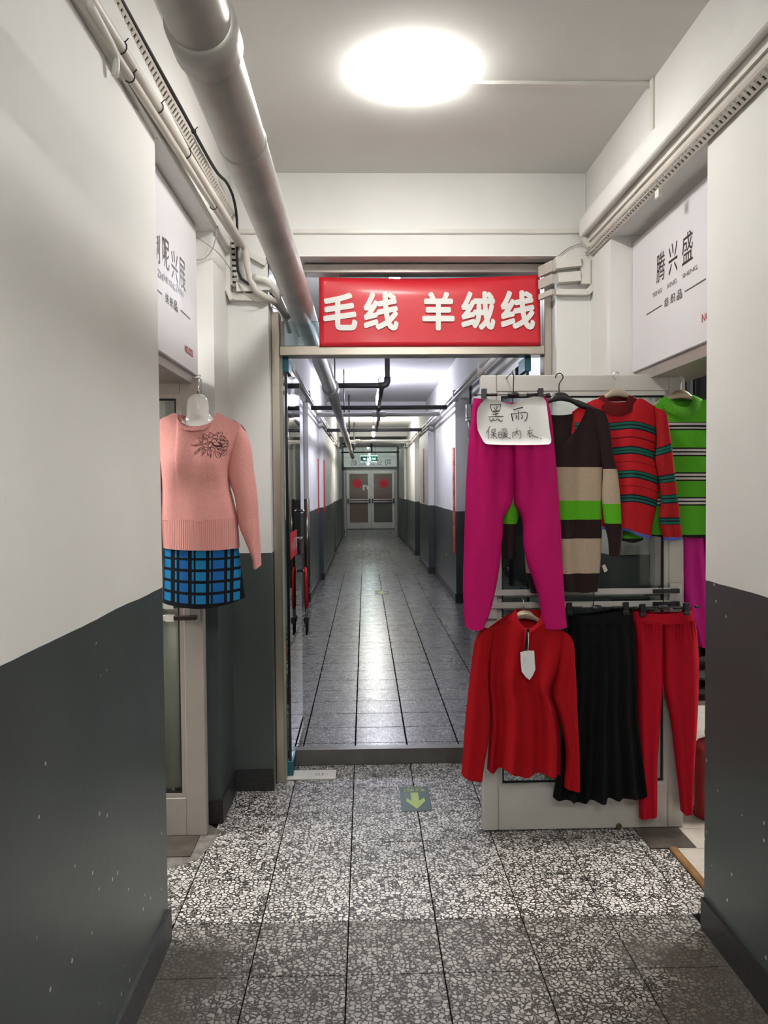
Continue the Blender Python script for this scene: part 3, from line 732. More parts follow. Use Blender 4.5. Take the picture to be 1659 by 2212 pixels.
# ================================================================== SHOP SIGNS ON THE SIDES
def side_sign(name, label, X, y0, y1, z0, z1, depth, items, lines, num):
    t = thing(name, label, 'sign', (X, (y0+y1)/2, z0))
    MB().box(min(X, X+depth), max(X, X+depth), y0, y1, z0, z1, 0.004).build('board', BOARD, t)
    s = 1 if X < 0 else -1
    e = s*0.0012
    BR_ = plain('dark_brown_print', (0.030, 0.014, 0.014, 1), 0.5); GR_ = plain('grey_print_soft', (0.10, 0.095, 0.09, 1), 0.5); RD_ = plain('red_print', (0.42, 0.03, 0.03, 1), 0.5)
    for tx, (bl, br, tl), mt, bold in items:
        P = [atx(q[0], q[1], X+e) for q in (bl, br, tl)]
        P[1].z = P[0].z; P[2].y = P[0].y
        lettering(tx, *P, {'b': BR_, 'g': GR_, 'r': RD_}[mt], t, bold, 'lettering')
    for a, b in lines:
        A, B = atx(a[0], a[1], X+e), atx(b[0], b[1], X+e); B.z = A.z
        box('rule_line', (X, X+e, A.y, B.y, A.z-0.0025, A.z+0.0025), GR_, t)
    return t
XR = 1.215
side_sign('shop_sign', 'white shop sign with dark Chinese name above the display door', XR, 2.45, 3.545, 2.002, 2.584, 0.085, [
    ('腾', ((1418, 614), (1436, 604), (1420, 551)), 'b', 0.0), ('兴', ((1444, 596), (1463, 586), (1446, 530)), 'b', 0.0), ('盛', ((1473, 575), (1496, 562), (1476, 508)), 'b', 0.0),
    ('TENG', ((1409, 644), (1429, 633), (1410, 634)), 'g', 0.0), ('XING', ((1440, 625), (1461, 613), (1441, 614)), 'g', 0.0), ('SHENG', ((1474, 602), (1506, 584), (1475, 592)), 'g', 0.0),
    ('纺', ((1435, 665), (1444, 660), (1435, 645)), 'g', 0.01), ('织', ((1448, 657), (1458, 652), (1448, 637)), 'g', 0.01), ('品', ((1462, 650), (1473, 644), (1462, 629)), 'g', 0.01),
    ('NO', ((1516, 697), (1533, 690), (1516, 679)), 'r', 0.0)], [((1396, 680), (1429, 660)), ((1479, 630), (1524, 602))], None)
XL_ = -0.712
side_sign('shop_sign', 'white shop sign with dark Chinese name above the mannequin', XL_, 2.45, 3.41, 1.977, 2.614, -0.085, [
    ('制', ((330, 555), (346, 567), (330, 490)), 'b', 0.0), ('呢', ((352, 572), (366, 588), (352, 508)), 'b', 0.0), ('兴', ((371, 600), (385, 610), (371, 536)), 'b', 0.0), ('展', ((388, 618), (401, 627), (388, 553)), 'b', 0.0),
    ('ZHI', ((341, 596), (353, 605), (341, 580)), 'g', 0.0), ('NI', ((355, 607), (362, 612), (355, 592)), 'g', 0.0), ('XING', ((364, 615), (379, 625), (364, 600)), 'g', 0.0), ('ZHAN', ((381, 628), (396, 645), (381, 613)), 'g', 0.0),
    ('纺', ((358, 652), (365, 657), (358, 630)), 'g', 0.01), ('织', ((367, 660), (374, 665), (367, 639)), 'g', 0.01), ('品', ((376, 668), (384, 674), (376, 646)), 'g', 0.01),
    ('NO', ((400, 760), (407, 764), (400, 744)), 'r', 0.02), ('.332', ((407, 765), (417, 771), (407, 749)), 'r', 0.03)], [((336, 622), (350, 632)), ((391, 670), (411, 691))], None)
# aluminium headers and jambs of the two shop fronts
t = thing('shop_front_frame', 'aluminium header and jamb of the shop behind the striped sweaters', 'door frame', (1.35, 3.4, 0))
box('header', (1.225, 1.44, 2.45, 3.548, 1.955, 2.001), ALUD, t); box('jamb', (1.30, 1.42, 3.49, 3.548, 0.004, 1.955), ALU, t)
t = thing('shop_front_frame', 'aluminium header of the shop left of the mannequin', 'door frame', (-0.85, 3.3, 0))
box('header', (-0.98, -0.725, 2.58, 3.48, 1.94, 1.976), ALUD, t); box('jamb', (-0.98, -0.86, 3.43, 3.485, 0.0, 1.94), ALU, t)

# ================================================================== DISPLAY DOOR LEAF (right) AND LEFT DOOR LEAF
def alu_leaf(name, label, x0, x1, yf, ztop, zbot, stile, toprail, botrail, bar_z, ends, ALU=ALU):
    t = thing(name, label, 'door', ((x0+x1)/2, yf, 0))
    d = 0.045
    MB().box(x0, x0+stile, yf, yf+d, zbot, ztop, 0.004).build('stile', ALU, t); MB().box(x1-stile, x1, yf, yf+d, zbot, ztop, 0.004).build('stile', ALU, t)
    MB().box(x0+stile, x1-stile, yf+0.002, yf+d-0.002, ztop-toprail, ztop, 0.003).build('top_rail', ALU, t)
    MB().box(x0+stile, x1-stile, yf+0.002, yf+d-0.002, zbot, zbot+botrail, 0.003).build('bottom_rail', ALU, t)
    a, b, c, e = x0+stile, x1-stile, zbot+botrail, ztop-toprail
    gk = MB(); w_ = 0.010
    gk.box(a, b, yf+0.010, yf+0.034, c, c+w_); gk.box(a, b, yf+0.010, yf+0.034, e-w_, e); gk.box(a, a+w_, yf+0.010, yf+0.034, c+w_, e-w_); gk.box(b-w_, b, yf+0.010, yf+0.034, c+w_, e-w_)
    bd = MB(); w2 = 0.018
    bd.box(a, b, yf+0.004, yf+0.010, c, c+w2); bd.box(a, b, yf+0.004, yf+0.010, e-w2, e); bd.box(a, a+w2, yf+0.004, yf+0.010, c+w2, e-w2); bd.box(b-w2, b, yf+0.004, yf+0.010, c+w2, e-w2)
    bd.build('glazing_bead', ALU, t)
    gk2 = MB(); w3 = 0.026
    gk2.box(a+w2, b-w2, yf+0.012, yf+0.020, c+w2, c+w3); gk2.box(a+w2, b-w2, yf+0.012, yf+0.020, e-w3, e-w2); gk2.box(a+w2, a+w3, yf+0.012, yf+0.020, c+w3, e-w3); gk2.box(b-w3, b-w2, yf+0.012, yf+0.020, c+w3, e-w3)
    gk2.build('black_gasket', BLKR, t)
    box('pane', (a+w2, b-w2, yf+0.015, yf+0.020, c+w2, e-w2), GLASS, t)
    return t
YL = 3.34
disp = alu_leaf('display_door', 'open aluminium glass door hung with knitwear and leggings', 0.497, 1.372, YL, 1.968, 0.006, 0.068, 0.070, 0.185, None, None)
for z, y in ((1.044, YL-0.035), (0.990, YL-0.035), (1.020, YL+0.075), (0.966, YL+0.075)):
    b = MB().box(0.53, 1.30, y-0.006, y+0.006, z-0.013, z+0.013, 0.003).build('push_bar', ALU, disp)
    box('bar_end', (1.22, 1.335, y-0.010, y+0.010, z-0.009, z+0.009), BLK, b)
for y0, y1 in ((YL-0.028, YL), (YL+0.045, YL+0.070)):
    MB().box(1.30, 1.352, y0, y1, 0.95, 1.075, 0.004).build('lock_plate', ALU, disp)
    MB().box(0.505, 0.56, y0, y1, 0.93, 1.075, 0.004).build('bracket', ALU, disp)
c = at(1337, 1785, YL-0.003)
MB().lathe([(0.013, 0.0), (0.013, -0.004), (0.006, -0.006), (0.005, -0.004)], (c.x, YL, c.z), 16, 'y').build('rail_screw', plain('brass_dark', (0.12, 0.10, 0.05, 1), 0.4, 0.7), disp, True)
left_leaf = alu_leaf('shop_door', 'aluminium glass door with beige curtain below the pink sweater', -1.56, -0.692, 3.345, 1.966, 0.006, 0.085, 0.070, 0.165, None, None, TAUPE)
cu = MB(); n = 60; V = []; Fc = []
for i in range(n+1):
    x = -1.46 + i*(0.66/n); yy = 3.385 + 0.004*math.sin(i*0.45) + 0.002*math.sin(i*1.1)
    V += [(x, yy, 0.20), (x, yy, 1.30), (x, yy+0.003, 0.20), (x, yy+0.003, 1.30)]
for i in range(n):
    a = 4*i; Fc += [(a, a+4, a+5, a+1), (a+3, a+7, a+6, a+2), (a+1, a+5, a+7, a+3), (a, a+2, a+6, a+4)]
mk('curtain', V, Fc, plain('beige_curtain', (0.62, 0.56, 0.46, 1), 0.9), left_leaf, True)
for z in (1.005, 0.953):
    b = MB().box(-1.50, -0.80, 3.305, 3.317, z-0.012, z+0.012, 0.003).build('push_bar', ALU, left_leaf)
    MB().box(-0.81, -0.715, 3.300, 3.318, z-0.010, z+0.010, 0.003).build('bar_end', plain('dark_bronze', (0.05, 0.035, 0.03, 1), 0.35, 0.4), b)
    box('bar_stub', (-0.845, -0.808, 3.302, 3.320, z-0.014, z+0.014), PVCW, b)
MB().box(-0.745, -0.705, 3.317, 3.345, 0.935, 1.03, 0.003).build('lock_plate', ALU, left_leaf)
# ================================================================== CABLE RUNS, LEFT
def slotted_duct(name, label, A, B, n, w, d, pitch, mat, group=None):
    """slotted wiring duct from A to B; n points out of the slotted face"""
    A, B, n = Vector(A), Vector(B), Vector(n)
    t = thing(name, label, 'cable duct', A, group)
    L = (B-A).length; u = (B-A)/L; n = (n-u*n.dot(u)).normalized(); b = u.cross(n)
    MB().obox(A - n*(d*0.55), B - n*(d*0.55), n, w, d*0.9).build('duct_body', mat, t)
    MB().obox(A - n*0.0045, B - n*0.0045, n, w*0.92, 0.005).build('slot_shade', SLOT, t)  # dark strip put in for the shade inside the slots
    g = MB()
    for s in (-1, 1): g.obox(A + b*s*w*0.40, B + b*s*w*0.40, n, w*0.2, 0.004)
    k = int(L/pitch)
    for i in range(k+1):
        q = A + u*(i*L/k)
        g.obox(q - u*pitch*0.29, q + u*pitch*0.29, n, w*0.64, 0.004)
    g.build('slotted_face', mat, t)
    return t
dA, dB = atz(247, 5, 2.78), atz(504, 470, 2.78)
dirL = (dB-dA).normalized(); dA = dA - dirL*0.9
slotted_duct('wiring_duct', 'slotted cream wiring duct along the left beam above the conduits', dA, dB, (0.80, 0, -0.60), 0.036, 0.030, 0.029, PVC)
slotted_duct('wiring_duct', 'short upright slotted wiring duct on the left pier corner', at(504, 520, 3.84), at(507, 616, 3.84), (0.25, -1, 0), 0.034, 0.03, 0.026, PVCW)
t = thing('wiring_duct', 'plain white wiring duct beside the short upright slotted one', 'cable duct', at(494, 520, 3.83))
MB().obox(at(494, 520, 3.83), at(494, 640, 3.83), (0, -1, 0), 0.020, 0.05).build('duct_body', PVCW, t)
# conduits
def conduit(label, pts, r, mat, ties=(), cat='conduit', name='conduit', n=12, res=40):
    t = thing(name, label, cat, pts[0])
    P = sm(pts, res); tube('run', P, r, mat, t, n)
    for f in ties:
        i = int(f*(len(P)-1)); p = P[i]; q = P[min(i+1, len(P)-1)]; d = (q-p).normalized()
        a = d.orthogonal().normalized(); b = d.cross(a)
        tube('cable_tie', [p + (a*math.cos(x)+b*math.sin(x))*(r+0.002) for x in np.linspace(0, 2*PI, 13)] + [p + a*(r+0.016)], 0.0018, BLKR, t, 6)
    return t
cN, cF = atz(196, 0, 2.66), atz(520, 522, 2.66); dd = (cF-cN).normalized()
conduit('thick cream conduit, outer of the pair along the left beam', [cN-dd*1.0, cN, cN.lerp(cF, 0.5), cF, at(530, 545, 3.80), at(540, 600, 3.80), at(556, 632, 3.81), at(583, 646, 3.84), at(600, 658, 3.97), at(612, 676, 4.12), at(625, 715, 4.35)], 0.0165, PVC, (0.33, 0.42, 0.5), res=70)
cN2, cF2 = atz(172, 0, 2.625), atz(500, 505, 2.655)
conduit('thinner cream conduit, inner of the pair along the left beam', [cN2-dd*1.0, cN2, cN2.lerp(cF2, 0.5), cF2, at(511, 525, 3.79), at(515, 560, 3.82)], 0.0125, PVC, (0.45, 0.8), res=50)
bN, bF = atz(262, 0, 2.81), atz(462, 362, 2.80)
conduit('black cable clipped above the slotted duct then sagging to the pier', [bN-dirL*0.8, bN, bN.lerp(bF, 0.5), bF, at(490, 395, 3.62), at(505, 430, 3.72), at(512, 480, 3.78), at(512, 560, 3.80), at(517, 595, 3.80), at(535, 612, 3.80), at(560, 622, 3.84), at(588, 636, 3.95), at(608, 664, 4.12)], 0.0065, BLKR, (0.25, 0.5), 'cable', 'cable', 8, 80)
# trunking around the pier corner
t = thing('trunking', 'white trunking boxed across the left pier below the slotted duct', 'cable duct', at(540, 640, 3.82))
MB().obox(at(500, 641, 3.845), at(580, 645, 3.845), (0, -1, 0), 0.034, 0.03).build('lower_run', PVCW, t)
MB().obox(at(512, 622, 3.835), at(585, 618, 3.835), (0, -1, 0), 0.045, 0.05).build('upper_run', PVCW, t)
MB().obox(at(490, 622, 3.80), at(501, 648, 3.80), (0, -1, 0), 0.02, 0.03).build('elbow', PVCW, t)
MB().obox(at(535, 548, 3.845), at(575, 570, 3.845), (0, -1, 0), 0.024, 0.018).build('bracket_rail', PVCW, t)
tube('cover_roll', sm([at(548, 600, 3.80), at(575, 605, 3.80), at(592, 625, 3.84), at(606, 655, 3.93), at(620, 685, 4.06)], 14), 0.018, PVCW, t, 10)
t = thing('angle_bracket', 'dark steel plate behind the thick pipe at the doorway corner', 'bracket', at(600, 600, 3.95))
mk('plate', [at(574, 556, 3.855), at(610, 640, 3.855), at(628, 640, 3.855), at(600, 556, 3.855), at(574, 556, 3.93), at(610, 640, 3.93), at(628, 640, 3.93), at(600, 556, 3.93)], [(0,1,2,3),(7,6,5,4),(0,4,5,1),(1,5,6,2),(2,6,7,3),(3,7,4,0)], plain('dark_brown_plate', (0.09, 0.08, 0.07, 1), 0.6), t)
# thin hanging wires
def wire(label, pts, r=0.0018, mat=None, cat='wire'):
    o = tube('wire', sm(pts, 24), r, mat or plain('grey_wire', (0.35, 0.33, 0.30, 1), 0.5), None, 6); return tag(o, label, cat)
wire('thin pale wire falling across the left near wall corner', [atx(250, 150, -0.66), atx(290, 225, -0.66), atx(325, 262, -0.658), atx(340, 300, -0.655)])
wire('thin white cord slanting over the left shop sign', [at(332, 225, 2.62), at(350, 320, 2.9), at(375, 400, 3.2), at(402, 462, 3.46)], 0.003, PVCW)
wire('twisted grey wire looping beside the left shop sign', [at(470, 488, 3.46), at(462, 530, 3.46), at(445, 556, 3.45), at(425, 562, 3.42)], 0.0028)
wire('thin wire drooping across the left pier', [at(425, 512, 3.44), at(470, 545, 3.46), at(500, 585, 3.78), at(530, 635, 3.80), at(560, 655, 3.82), at(600, 668, 3.93)], 0.002)
t = thing('conduit_stub', 'short white conduit stub hooked on the left near wall', 'conduit', atx(248, 160, -0.66))
tube('run', sm([atx(192, 5, -0.63), atx(238, 92, -0.635), atx(250, 125, -0.64), atx(249, 165, -0.645)], 16), 0.010, PVCW, t, 10)

# ================================================================== CABLE RUNS, RIGHT
# broad white casing on the beam, then a flat strip, a tan cable trunk and a slotted duct below it
def prismY(name, prof, ya, yb, dxa, dxb, mat, parent):
    n = len(prof); v = [(x+dxa, ya, z) for x, z in prof] + [(x+dxb, yb, z) for x, z in prof]
    f = [tuple(range(n)), tuple(range(2*n-1, n-1, -1))] + [(i, i+n, (i+1) % n + n, (i+1) % n) for i in range(n)]
    return mk(name, v, f, mat, parent)
t = thing('cable_casing', 'broad white cable casing along the right beam', 'cable duct', (1.06, 1.5, 2.7))
prismY('casing', [(1.115, 2.705), (1.060, 2.690), (1.055, 2.695), (1.055, 2.775), (1.115, 2.785)], -1.0, 3.80, 0.015, -0.010, WHITE, t)
t = thing('cable_casing', 'flat white trunking strip below the broad casing on the right', 'cable duct', (1.10, 1.5, 2.66))
prismY('strip', [(1.125, 2.668), (1.088, 2.664), (1.088, 2.698), (1.125, 2.702)], -1.0, 3.80, 0.012, -0.006, PVCW, t)
t = thing('cable_casing', 'tan cable trunk under the flat strip on the right', 'cable duct', (1.10, 1.5, 2.64))
prismY('trunk', [(1.13, 2.632), (1.096, 2.632), (1.092, 2.640), (1.096, 2.658), (1.13, 2.658)], -1.0, 3.82, 0.012, -0.006, PVC, t)
slotted_duct('wiring_duct', 'slotted cream wiring duct lowest of the runs on the right', (1.122, -0.6, 2.608), (1.098, 3.84, 2.622), (-0.62, 0, -0.78), 0.036, 0.026, 0.029, PVC)
t = thing('conduit_clip', 'small white clip hanging from the right slotted duct', 'clip', (1.10, 2.95, 2.57))
MB().box(1.098, 1.118, 2.93, 2.96, 2.565, 2.60, 0.004).build('clip', PVCW, t)
# casing end and trunking at the right pier
t = thing('trunking', 'white trunking boxes stacked at the right end of the doorway', 'cable duct', (1.0, 3.82, 2.4))
def blk(nm, u0, v0, u1, v1, y, w, d, mat=PVCW): MB().obox(at(u0, v0, y), at(u1, v1, y), (0, -1, 0), w, d).build(nm, mat, t)
blk('upper_box', 1198, 571, 1252, 565, 3.825, 0.052, 0.05); blk('middle_box', 1204, 602, 1252, 598, 3.83, 0.046, 0.045)
blk('lower_run', 1200, 632, 1268, 632, 3.84, 0.026, 0.03); blk('upright_box', 1263, 562, 1263, 615, 3.835, 0.045, 0.04)
blk('upright_run', 1277, 540, 1277, 622, 3.84, 0.024, 0.03); blk('elbow', 1266, 634, 1280, 620, 3.835, 0.028, 0.034)
for nm, v, w_ in (('box_end', 582, 0.052), ('box_end', 610, 0.046), ('run_end', 638, 0.026)):
    p = at(1196, v-8, 3.83); MB().obox(p, p + Vector((-0.045, 0.10, -0.004)), (0, 0, 1), 0.02, w_).build(nm, PVC, t)
MB().obox(at(1262, 528, 3.79), at(1284, 508, 3.79), (0, -1, 0), 0.05, 0.03).build('casing_end', PVCW, t)
wire('thin grey wire slanting to the right end of the red banner', [at(1205, 553, 3.85), at(1230, 535, 3.85), at(1260, 525, 3.84), at(1300, 515, 3.80)], 0.002)
wire('loose pair of wires around the right slotted duct end', [at(1262, 500, 3.78), at(1285, 520, 3.78), at(1310, 520, 3.72), at(1332, 505, 3.66), at(1340, 512, 3.62)], 0.0025)
# surface conduit on back beam and ceiling
t = thing('surface_conduit', 'white strip conduit across the beam over the doorway', 'conduit', (0.3, 3.85, 2.74))
MB().box(-0.62, 1.06, 3.848, 3.862, 2.727, 2.748, 0.003).build('strip', PVCW, t)
t = thing('surface_conduit', 'white strip conduit from the dome lamp to the right beam', 'conduit', (0.7, 3.0, 3.0))
MB().box(0.36, 1.10, 2.985, 3.015, 3.006, 3.021, 0.003).build('ceiling_strip', PVCW, t)
MB().box(1.086, 1.112, 2.955, 2.985, 2.79, 3.02, 0.003).build('drop_strip', PVCW, t)
# ================================================================== GARMENTS
def coons(T_, B_, L_, R_, ns, nt):
    t_ = smooth_poly(T_, ns+1); b_ = smooth_poly(B_, ns+1); l_ = smooth_poly(L_, nt+1); r_ = smooth_poly(R_, nt+1)
    s = np.linspace(0, 1, ns+1)[None, :, None]; q = np.linspace(0, 1, nt+1)[:, None, None]
    P = (1-q)*t_[None] + q*b_[None] + (1-s)*l_[:, None] + s*r_[:, None]
    P -= (1-s)*(1-q)*l_[0] + s*(1-q)*r_[0] + (1-s)*q*l_[-1] + s*q*r_[-1]
    return P
def fabric(name, col, stops=None, rough=0.85, sheen=0.3, knit=0.25, kscale=220.0, ribs=None, extra=None, vr=(850.0, 1250.0)):
    k = NT(name); p = k.p
    p.inputs['Roughness'].default_value = rough; p.inputs['Sheen Weight'].default_value = sheen; p.inputs['Sheen Roughness'].default_value = 0.4
    p.inputs['Sheen Tint'].default_value = col; p.inputs['Specular IOR Level'].default_value = 0.2
    uv = k.n('ShaderNodeUVMap'); uv.uv_map = 'UVMap'
    sep = k.n('ShaderNodeSeparateXYZ'); k.l(uv.outputs[0], sep.inputs[0])
    if stops:
        vn = k.math('DIVIDE', k.math('SUBTRACT', sep.outputs[1], vr[0]/2212.0), (vr[1]-vr[0])/2212.0)
        c = k.ramp(vn, [(max(0.0, (v-vr[0])/(vr[1]-vr[0])), q) for v, q in stops])
    else: c = None
    nz = k.noise(240.0, 2.0, k.pos())
    dk = k.ramp(nz, [(0.25, (0.82, 0.82, 0.82, 1)), (0.75, (1.08, 1.08, 1.08, 1))], 'LINEAR')
    if extra: c = extra(k, sep)
    k.l(k.mix(1.0, c if c is not None else col, dk, 'MULTIPLY'), p.inputs['Base Color'])
    if ribs:
        v0, v1, per = ribs
        m_ = k.math('MULTIPLY', k.math('GREATER_THAN', sep.outputs[1], v0/2212.0), k.math('LESS_THAN', sep.outputs[1], v1/2212.0))
        w_ = k.math('SINE', k.math('MULTIPLY', sep.outputs[0], 2*PI*2212.0/per))
        h = k.math('MULTIPLY', k.math('MULTIPLY', w_, m_), 0.5)
        k.bump(h, 0.45, 0.003)
        k.l(k.mix(k.math('MULTIPLY', k.math('ADD', k.math('MULTIPLY', w_, -0.5), 0.5), k.math('MULTIPLY', m_, 0.55)), col, tuple(0.55*q for q in col[:3]) + (1,)), p.inputs['Base Color'])  # grooves between ribs are darkened, their shade put into the colour
    else: k.bump(k.noise(kscale, 2.0, k.pos()), knit, 0.002)
    return k.m
def panel(name, parent, mat, Y, T_, B_, L_, R_, depth=0.03, back=0.02, Tb=None, folds=None, ns=36, nt=48, sag=None, ygrad=0.0, power=2.6, sleeve_uv=None, hem=True):
    """A cloth tube flattened on a hanger: four edge curves traced as (u,v) on plane Y give the outline, depth/back the bulge, folds the drape."""
    G = coons(T_, B_, L_, R_, ns, nt)
    Gb = coons(Tb, B_, L_, R_, ns, nt) if Tb is not None else G
    V = []; UV = []
    def yprof(s): return max(0.0, 1-abs(2*s-1)**power)**0.5
    fr = []
    for j in range(nt+1):
        for i in range(ns+1):
            s, q = i/ns, j/nt; u, v = G[j, i]
            p = at(u, v, Y); pr = yprof(s)
            dy = depth*pr
            if folds: dy += folds(s, q, u, v)*min(1.0, pr*1.6)
            V.append((p.x, Y - dy - ygrad*q, p.z)); fr.append(None)
            vv = v - (sag(u, v) if sag else 0)
            if sleeve_uv: vv = sleeve_uv(s, q, u, v)
            UV.append((u/2212.0, vv/2212.0))
    n0 = len(V); idb = {}
    for j in range(nt+1):
        for i in range(ns+1):
            if i in (0, ns): idb[(j, i)] = j*(ns+1)+i; continue
            s, q = i/ns, j/nt; u, v = Gb[j, i]
            p = at(u, v, Y); dy = back*yprof(s)
            if folds: dy -= 0.5*folds(s, q, u, v)*min(1.0, yprof(s)*1.6)
            idb[(j, i)] = len(V); V.append((p.x, Y + max(dy, 0.002*yprof(s)) - ygrad*q, p.z))
            vv = v - (sag(u, v) if sag else 0)
            if sleeve_uv: vv = sleeve_uv(s, q, u, v)
            UV.append((u/2212.0, vv/2212.0))
    Fc = []
    for j in range(nt):
        for i in range(ns):
            a = j*(ns+1)+i; Fc.append((a, a+ns+1, a+ns+2, a+1))
            Fc.append((idb[(j, i)], idb[(j, i+1)], idb[(j+1, i+1)], idb[(j+1, i)]))
    return mk(name, V, Fc, mat, parent, True, UV)
def waves(*w_):
    """sum of vertical drapes: (amplitude m, cycles across, phase, growth power downwards)"""
    def f(s, q, u, v): return sum(a*math.sin(2*PI*c*s + ph)*(q**g if g else 1.0) for a, c, ph, g in w_)
    return f
def band(name, parent, mat, pts, Y, r, depthf=None, n=8, res=40, flat=1.0):
    P = smooth_poly(pts, res); Q = []
    for i, (u, v) in enumerate(P):
        p = at(u, v, Y); s = i/(res-1)
        Q.append(Vector((p.x, Y - (depthf(s) if depthf else 0), p.z)))
    return tube(name, Q, r, mat, parent, n)
def collar(name, parent, mat, inner, outer, Y, dep, backv, res=40):
    """ribbed collar: front ring between inner and outer arcs and a back ring behind"""
    A = smooth_poly(inner, res); B = smooth_poly(outer, res); V = []; UV = []; rows = 6
    for k in range(rows+1):
        t_ = k/rows
        for i in range(res):
            s = i/(res-1); u, v = A[i]*(1-t_) + B[i]*t_
            p = at(u, v, Y); bul = math.sin(PI*s)**0.5 if 0 < s < 1 else 0
            V.append((p.x, Y - dep*bul*(0.75+0.35*t_) - 0.004*math.sin(PI*t_), p.z)); UV.append((s*3.0, t_))
    Fc = [(k*res+i, (k+1)*res+i, (k+1)*res+i+1, k*res+i+1) for k in range(rows) for i in range(res-1)]
    b0 = len(V); C = np.array([[A[0][0], A[0][1]], [(A[0][0]+A[-1][0])/2, backv], [A[-1][0], A[-1][1]]]); C = smooth_poly(C, res)
    D = np.array([[B[0][0], B[0][1]], [(B[0][0]+B[-1][0])/2, backv+14], [B[-1][0], B[-1][1]]]); D = smooth_poly(D, res)
    for k in range(3):
        t_ = k/2
        for i in range(res):
            s = i/(res-1); u, v = C[i]*(1-t_) + D[i]*t_
            p = at(u, v, Y); bul = math.sin(PI*s)**0.5 if 0 < s < 1 else 0
            V.append((p.x, Y + dep*0.7*bul, p.z)); UV.append((s*3.0, t_))
    Fc += [(b0+k*res+i, b0+k*res+i+1, b0+(k+1)*res+i+1, b0+(k+1)*res+i) for k in range(2) for i in range(res-1)]
    return mk(name, V, Fc, mat, parent, True, UV)
def rib_fabric(name, col, n=40):
    k = NT(name); p = k.p; p.inputs['Roughness'].default_value = 0.85; p.inputs['Specular IOR Level'].default_value = 0.2
    uv = k.n('ShaderNodeUVMap'); uv.uv_map = 'UVMap'; sep = k.n('ShaderNodeSeparateXYZ'); k.l(uv.outputs[0], sep.inputs[0])
    w_ = k.math('SINE', k.math('MULTIPLY', sep.outputs[0], 2*PI*n/3.0))
    d = tuple(c*0.72 for c in col[:3]) + (1,)  # groove tone, shade between the ribs as colour
    k.l(k.ramp(k.math('ADD', k.math('MULTIPLY', w_, 0.5), 0.5), [(0.1, d), (0.5, col)], 'LINEAR'), p.inputs['Base Color'])
    k.bump(k.math('MULTIPLY', w_, 0.5), 0.9, 0.004); return k.m

# ---- hangers
DSTEEL = plain('blackened_steel', (0.02, 0.02, 0.021, 1), 0.3, 0.6)
def hook(parent, u, v0, v1, Y, r, mat, flip=1, w_=9, ytop=None):
    """hook: stem from (u,v1) up to v0, curling over"""
    yt = Y if ytop is None else ytop
    pts = [at(u, v1, Y), at(u, v1-(v1-v0)*0.45, Y), at(u+flip*w_*0.9, v1-(v1-v0)*0.72, (Y+yt)/2), at(u+flip*w_, v0+6, yt), at(u+flip*w_*0.2, v0, yt), at(u-flip*w_*0.8, v0+4, yt), at(u-flip*w_, v0+11, yt)]
    return tube('hook', sm(pts, 22), r, mat, parent, 8)
def side_hook(parent, u, v0, v1, Y, r, mat, yrail):
    pts = [at(u, v1, Y), at(u, v0+20, Y), Vector(at(u+1, v0+6, Y)), Vector(at(u, v0, Y)) + Vector((0, 0.012, 0.002))]
    z = at(u, v0, Y).z; x = at(u, v0, Y).x
    pts += [Vector((x, Y+0.03, z+0.006)), Vector((x, yrail+0.01, z)), Vector((x, yrail+0.022, z-0.02))]
    return tube('hook', sm(pts, 24), r, mat, parent, 8)
def clip_hanger(label, Y, hub, left, right, clips, hooktop, yrail, hmat=DSTEEL):
    t = thing('clip_hanger', label, 'hanger', at(hub[0], hub[1], Y), 'black clip hangers')
    tube('bar', [at(left[0], left[1], Y), at(hub[0], hub[1], Y), at(right[0], right[1], Y)], 0.0022, DSTEEL, t, 8)
    a, b = at(left[0], left[1], Y), at(right[0], right[1], Y)
    for p in (a, b): MB().box(p.x-0.008, p.x+0.008, Y-0.006, Y+0.006, p.z-0.006, p.z+0.006, 0.002).build('end_cap', BLK, t)
    h = at(hub[0], hub[1], Y)
    hb = MB().lathe([(0.004, -0.024), (0.010, -0.017), (0.013, 0.0), (0.010, 0.017), (0.004, 0.024)], (h.x, Y, h.z), 14, 'x').build('hub', BLK, t, True)
    for cu_, cv in clips:
        c = at(cu_, cv, Y)
        dirs = 1 if cu_ < hub[0] else -1
        tube('grip_sleeve', [(c.x+dirs*0.008, Y, c.z+0.0), (c.x+dirs*0.055, Y, c.z+0.0)], 0.0058, BLK, t, 8)
        cl = MB().box(c.x-0.011, c.x+0.011, Y-0.013, Y-0.006, c.z-0.020, c.z+0.024, 0.002).build('clip', BLK, t)
        MB().box(c.x-0.013, c.x+0.013, Y-0.016, Y-0.004, c.z-0.030, c.z-0.014, 0.003).build('jaw', BLK, cl)
        MB().box(c.x-0.010, c.x+0.010, Y+0.004, Y+0.010, c.z-0.026, c.z+0.020, 0.002).build('rear_jaw', BLK, cl)
        tube('spring', [(c.x-0.009, Y-0.004, c.z+0.004), (c.x+0.009, Y-0.004, c.z+0.004)], 0.006, DSTEEL, cl, 8)
    side_hook(t, hooktop[0], hooktop[1], hub[1]-4, Y, 0.0022, hmat, yrail)
    return t
WOODH = plain('champagne_hanger', (0.42, 0.35, 0.26, 1), 0.35, 0.35)
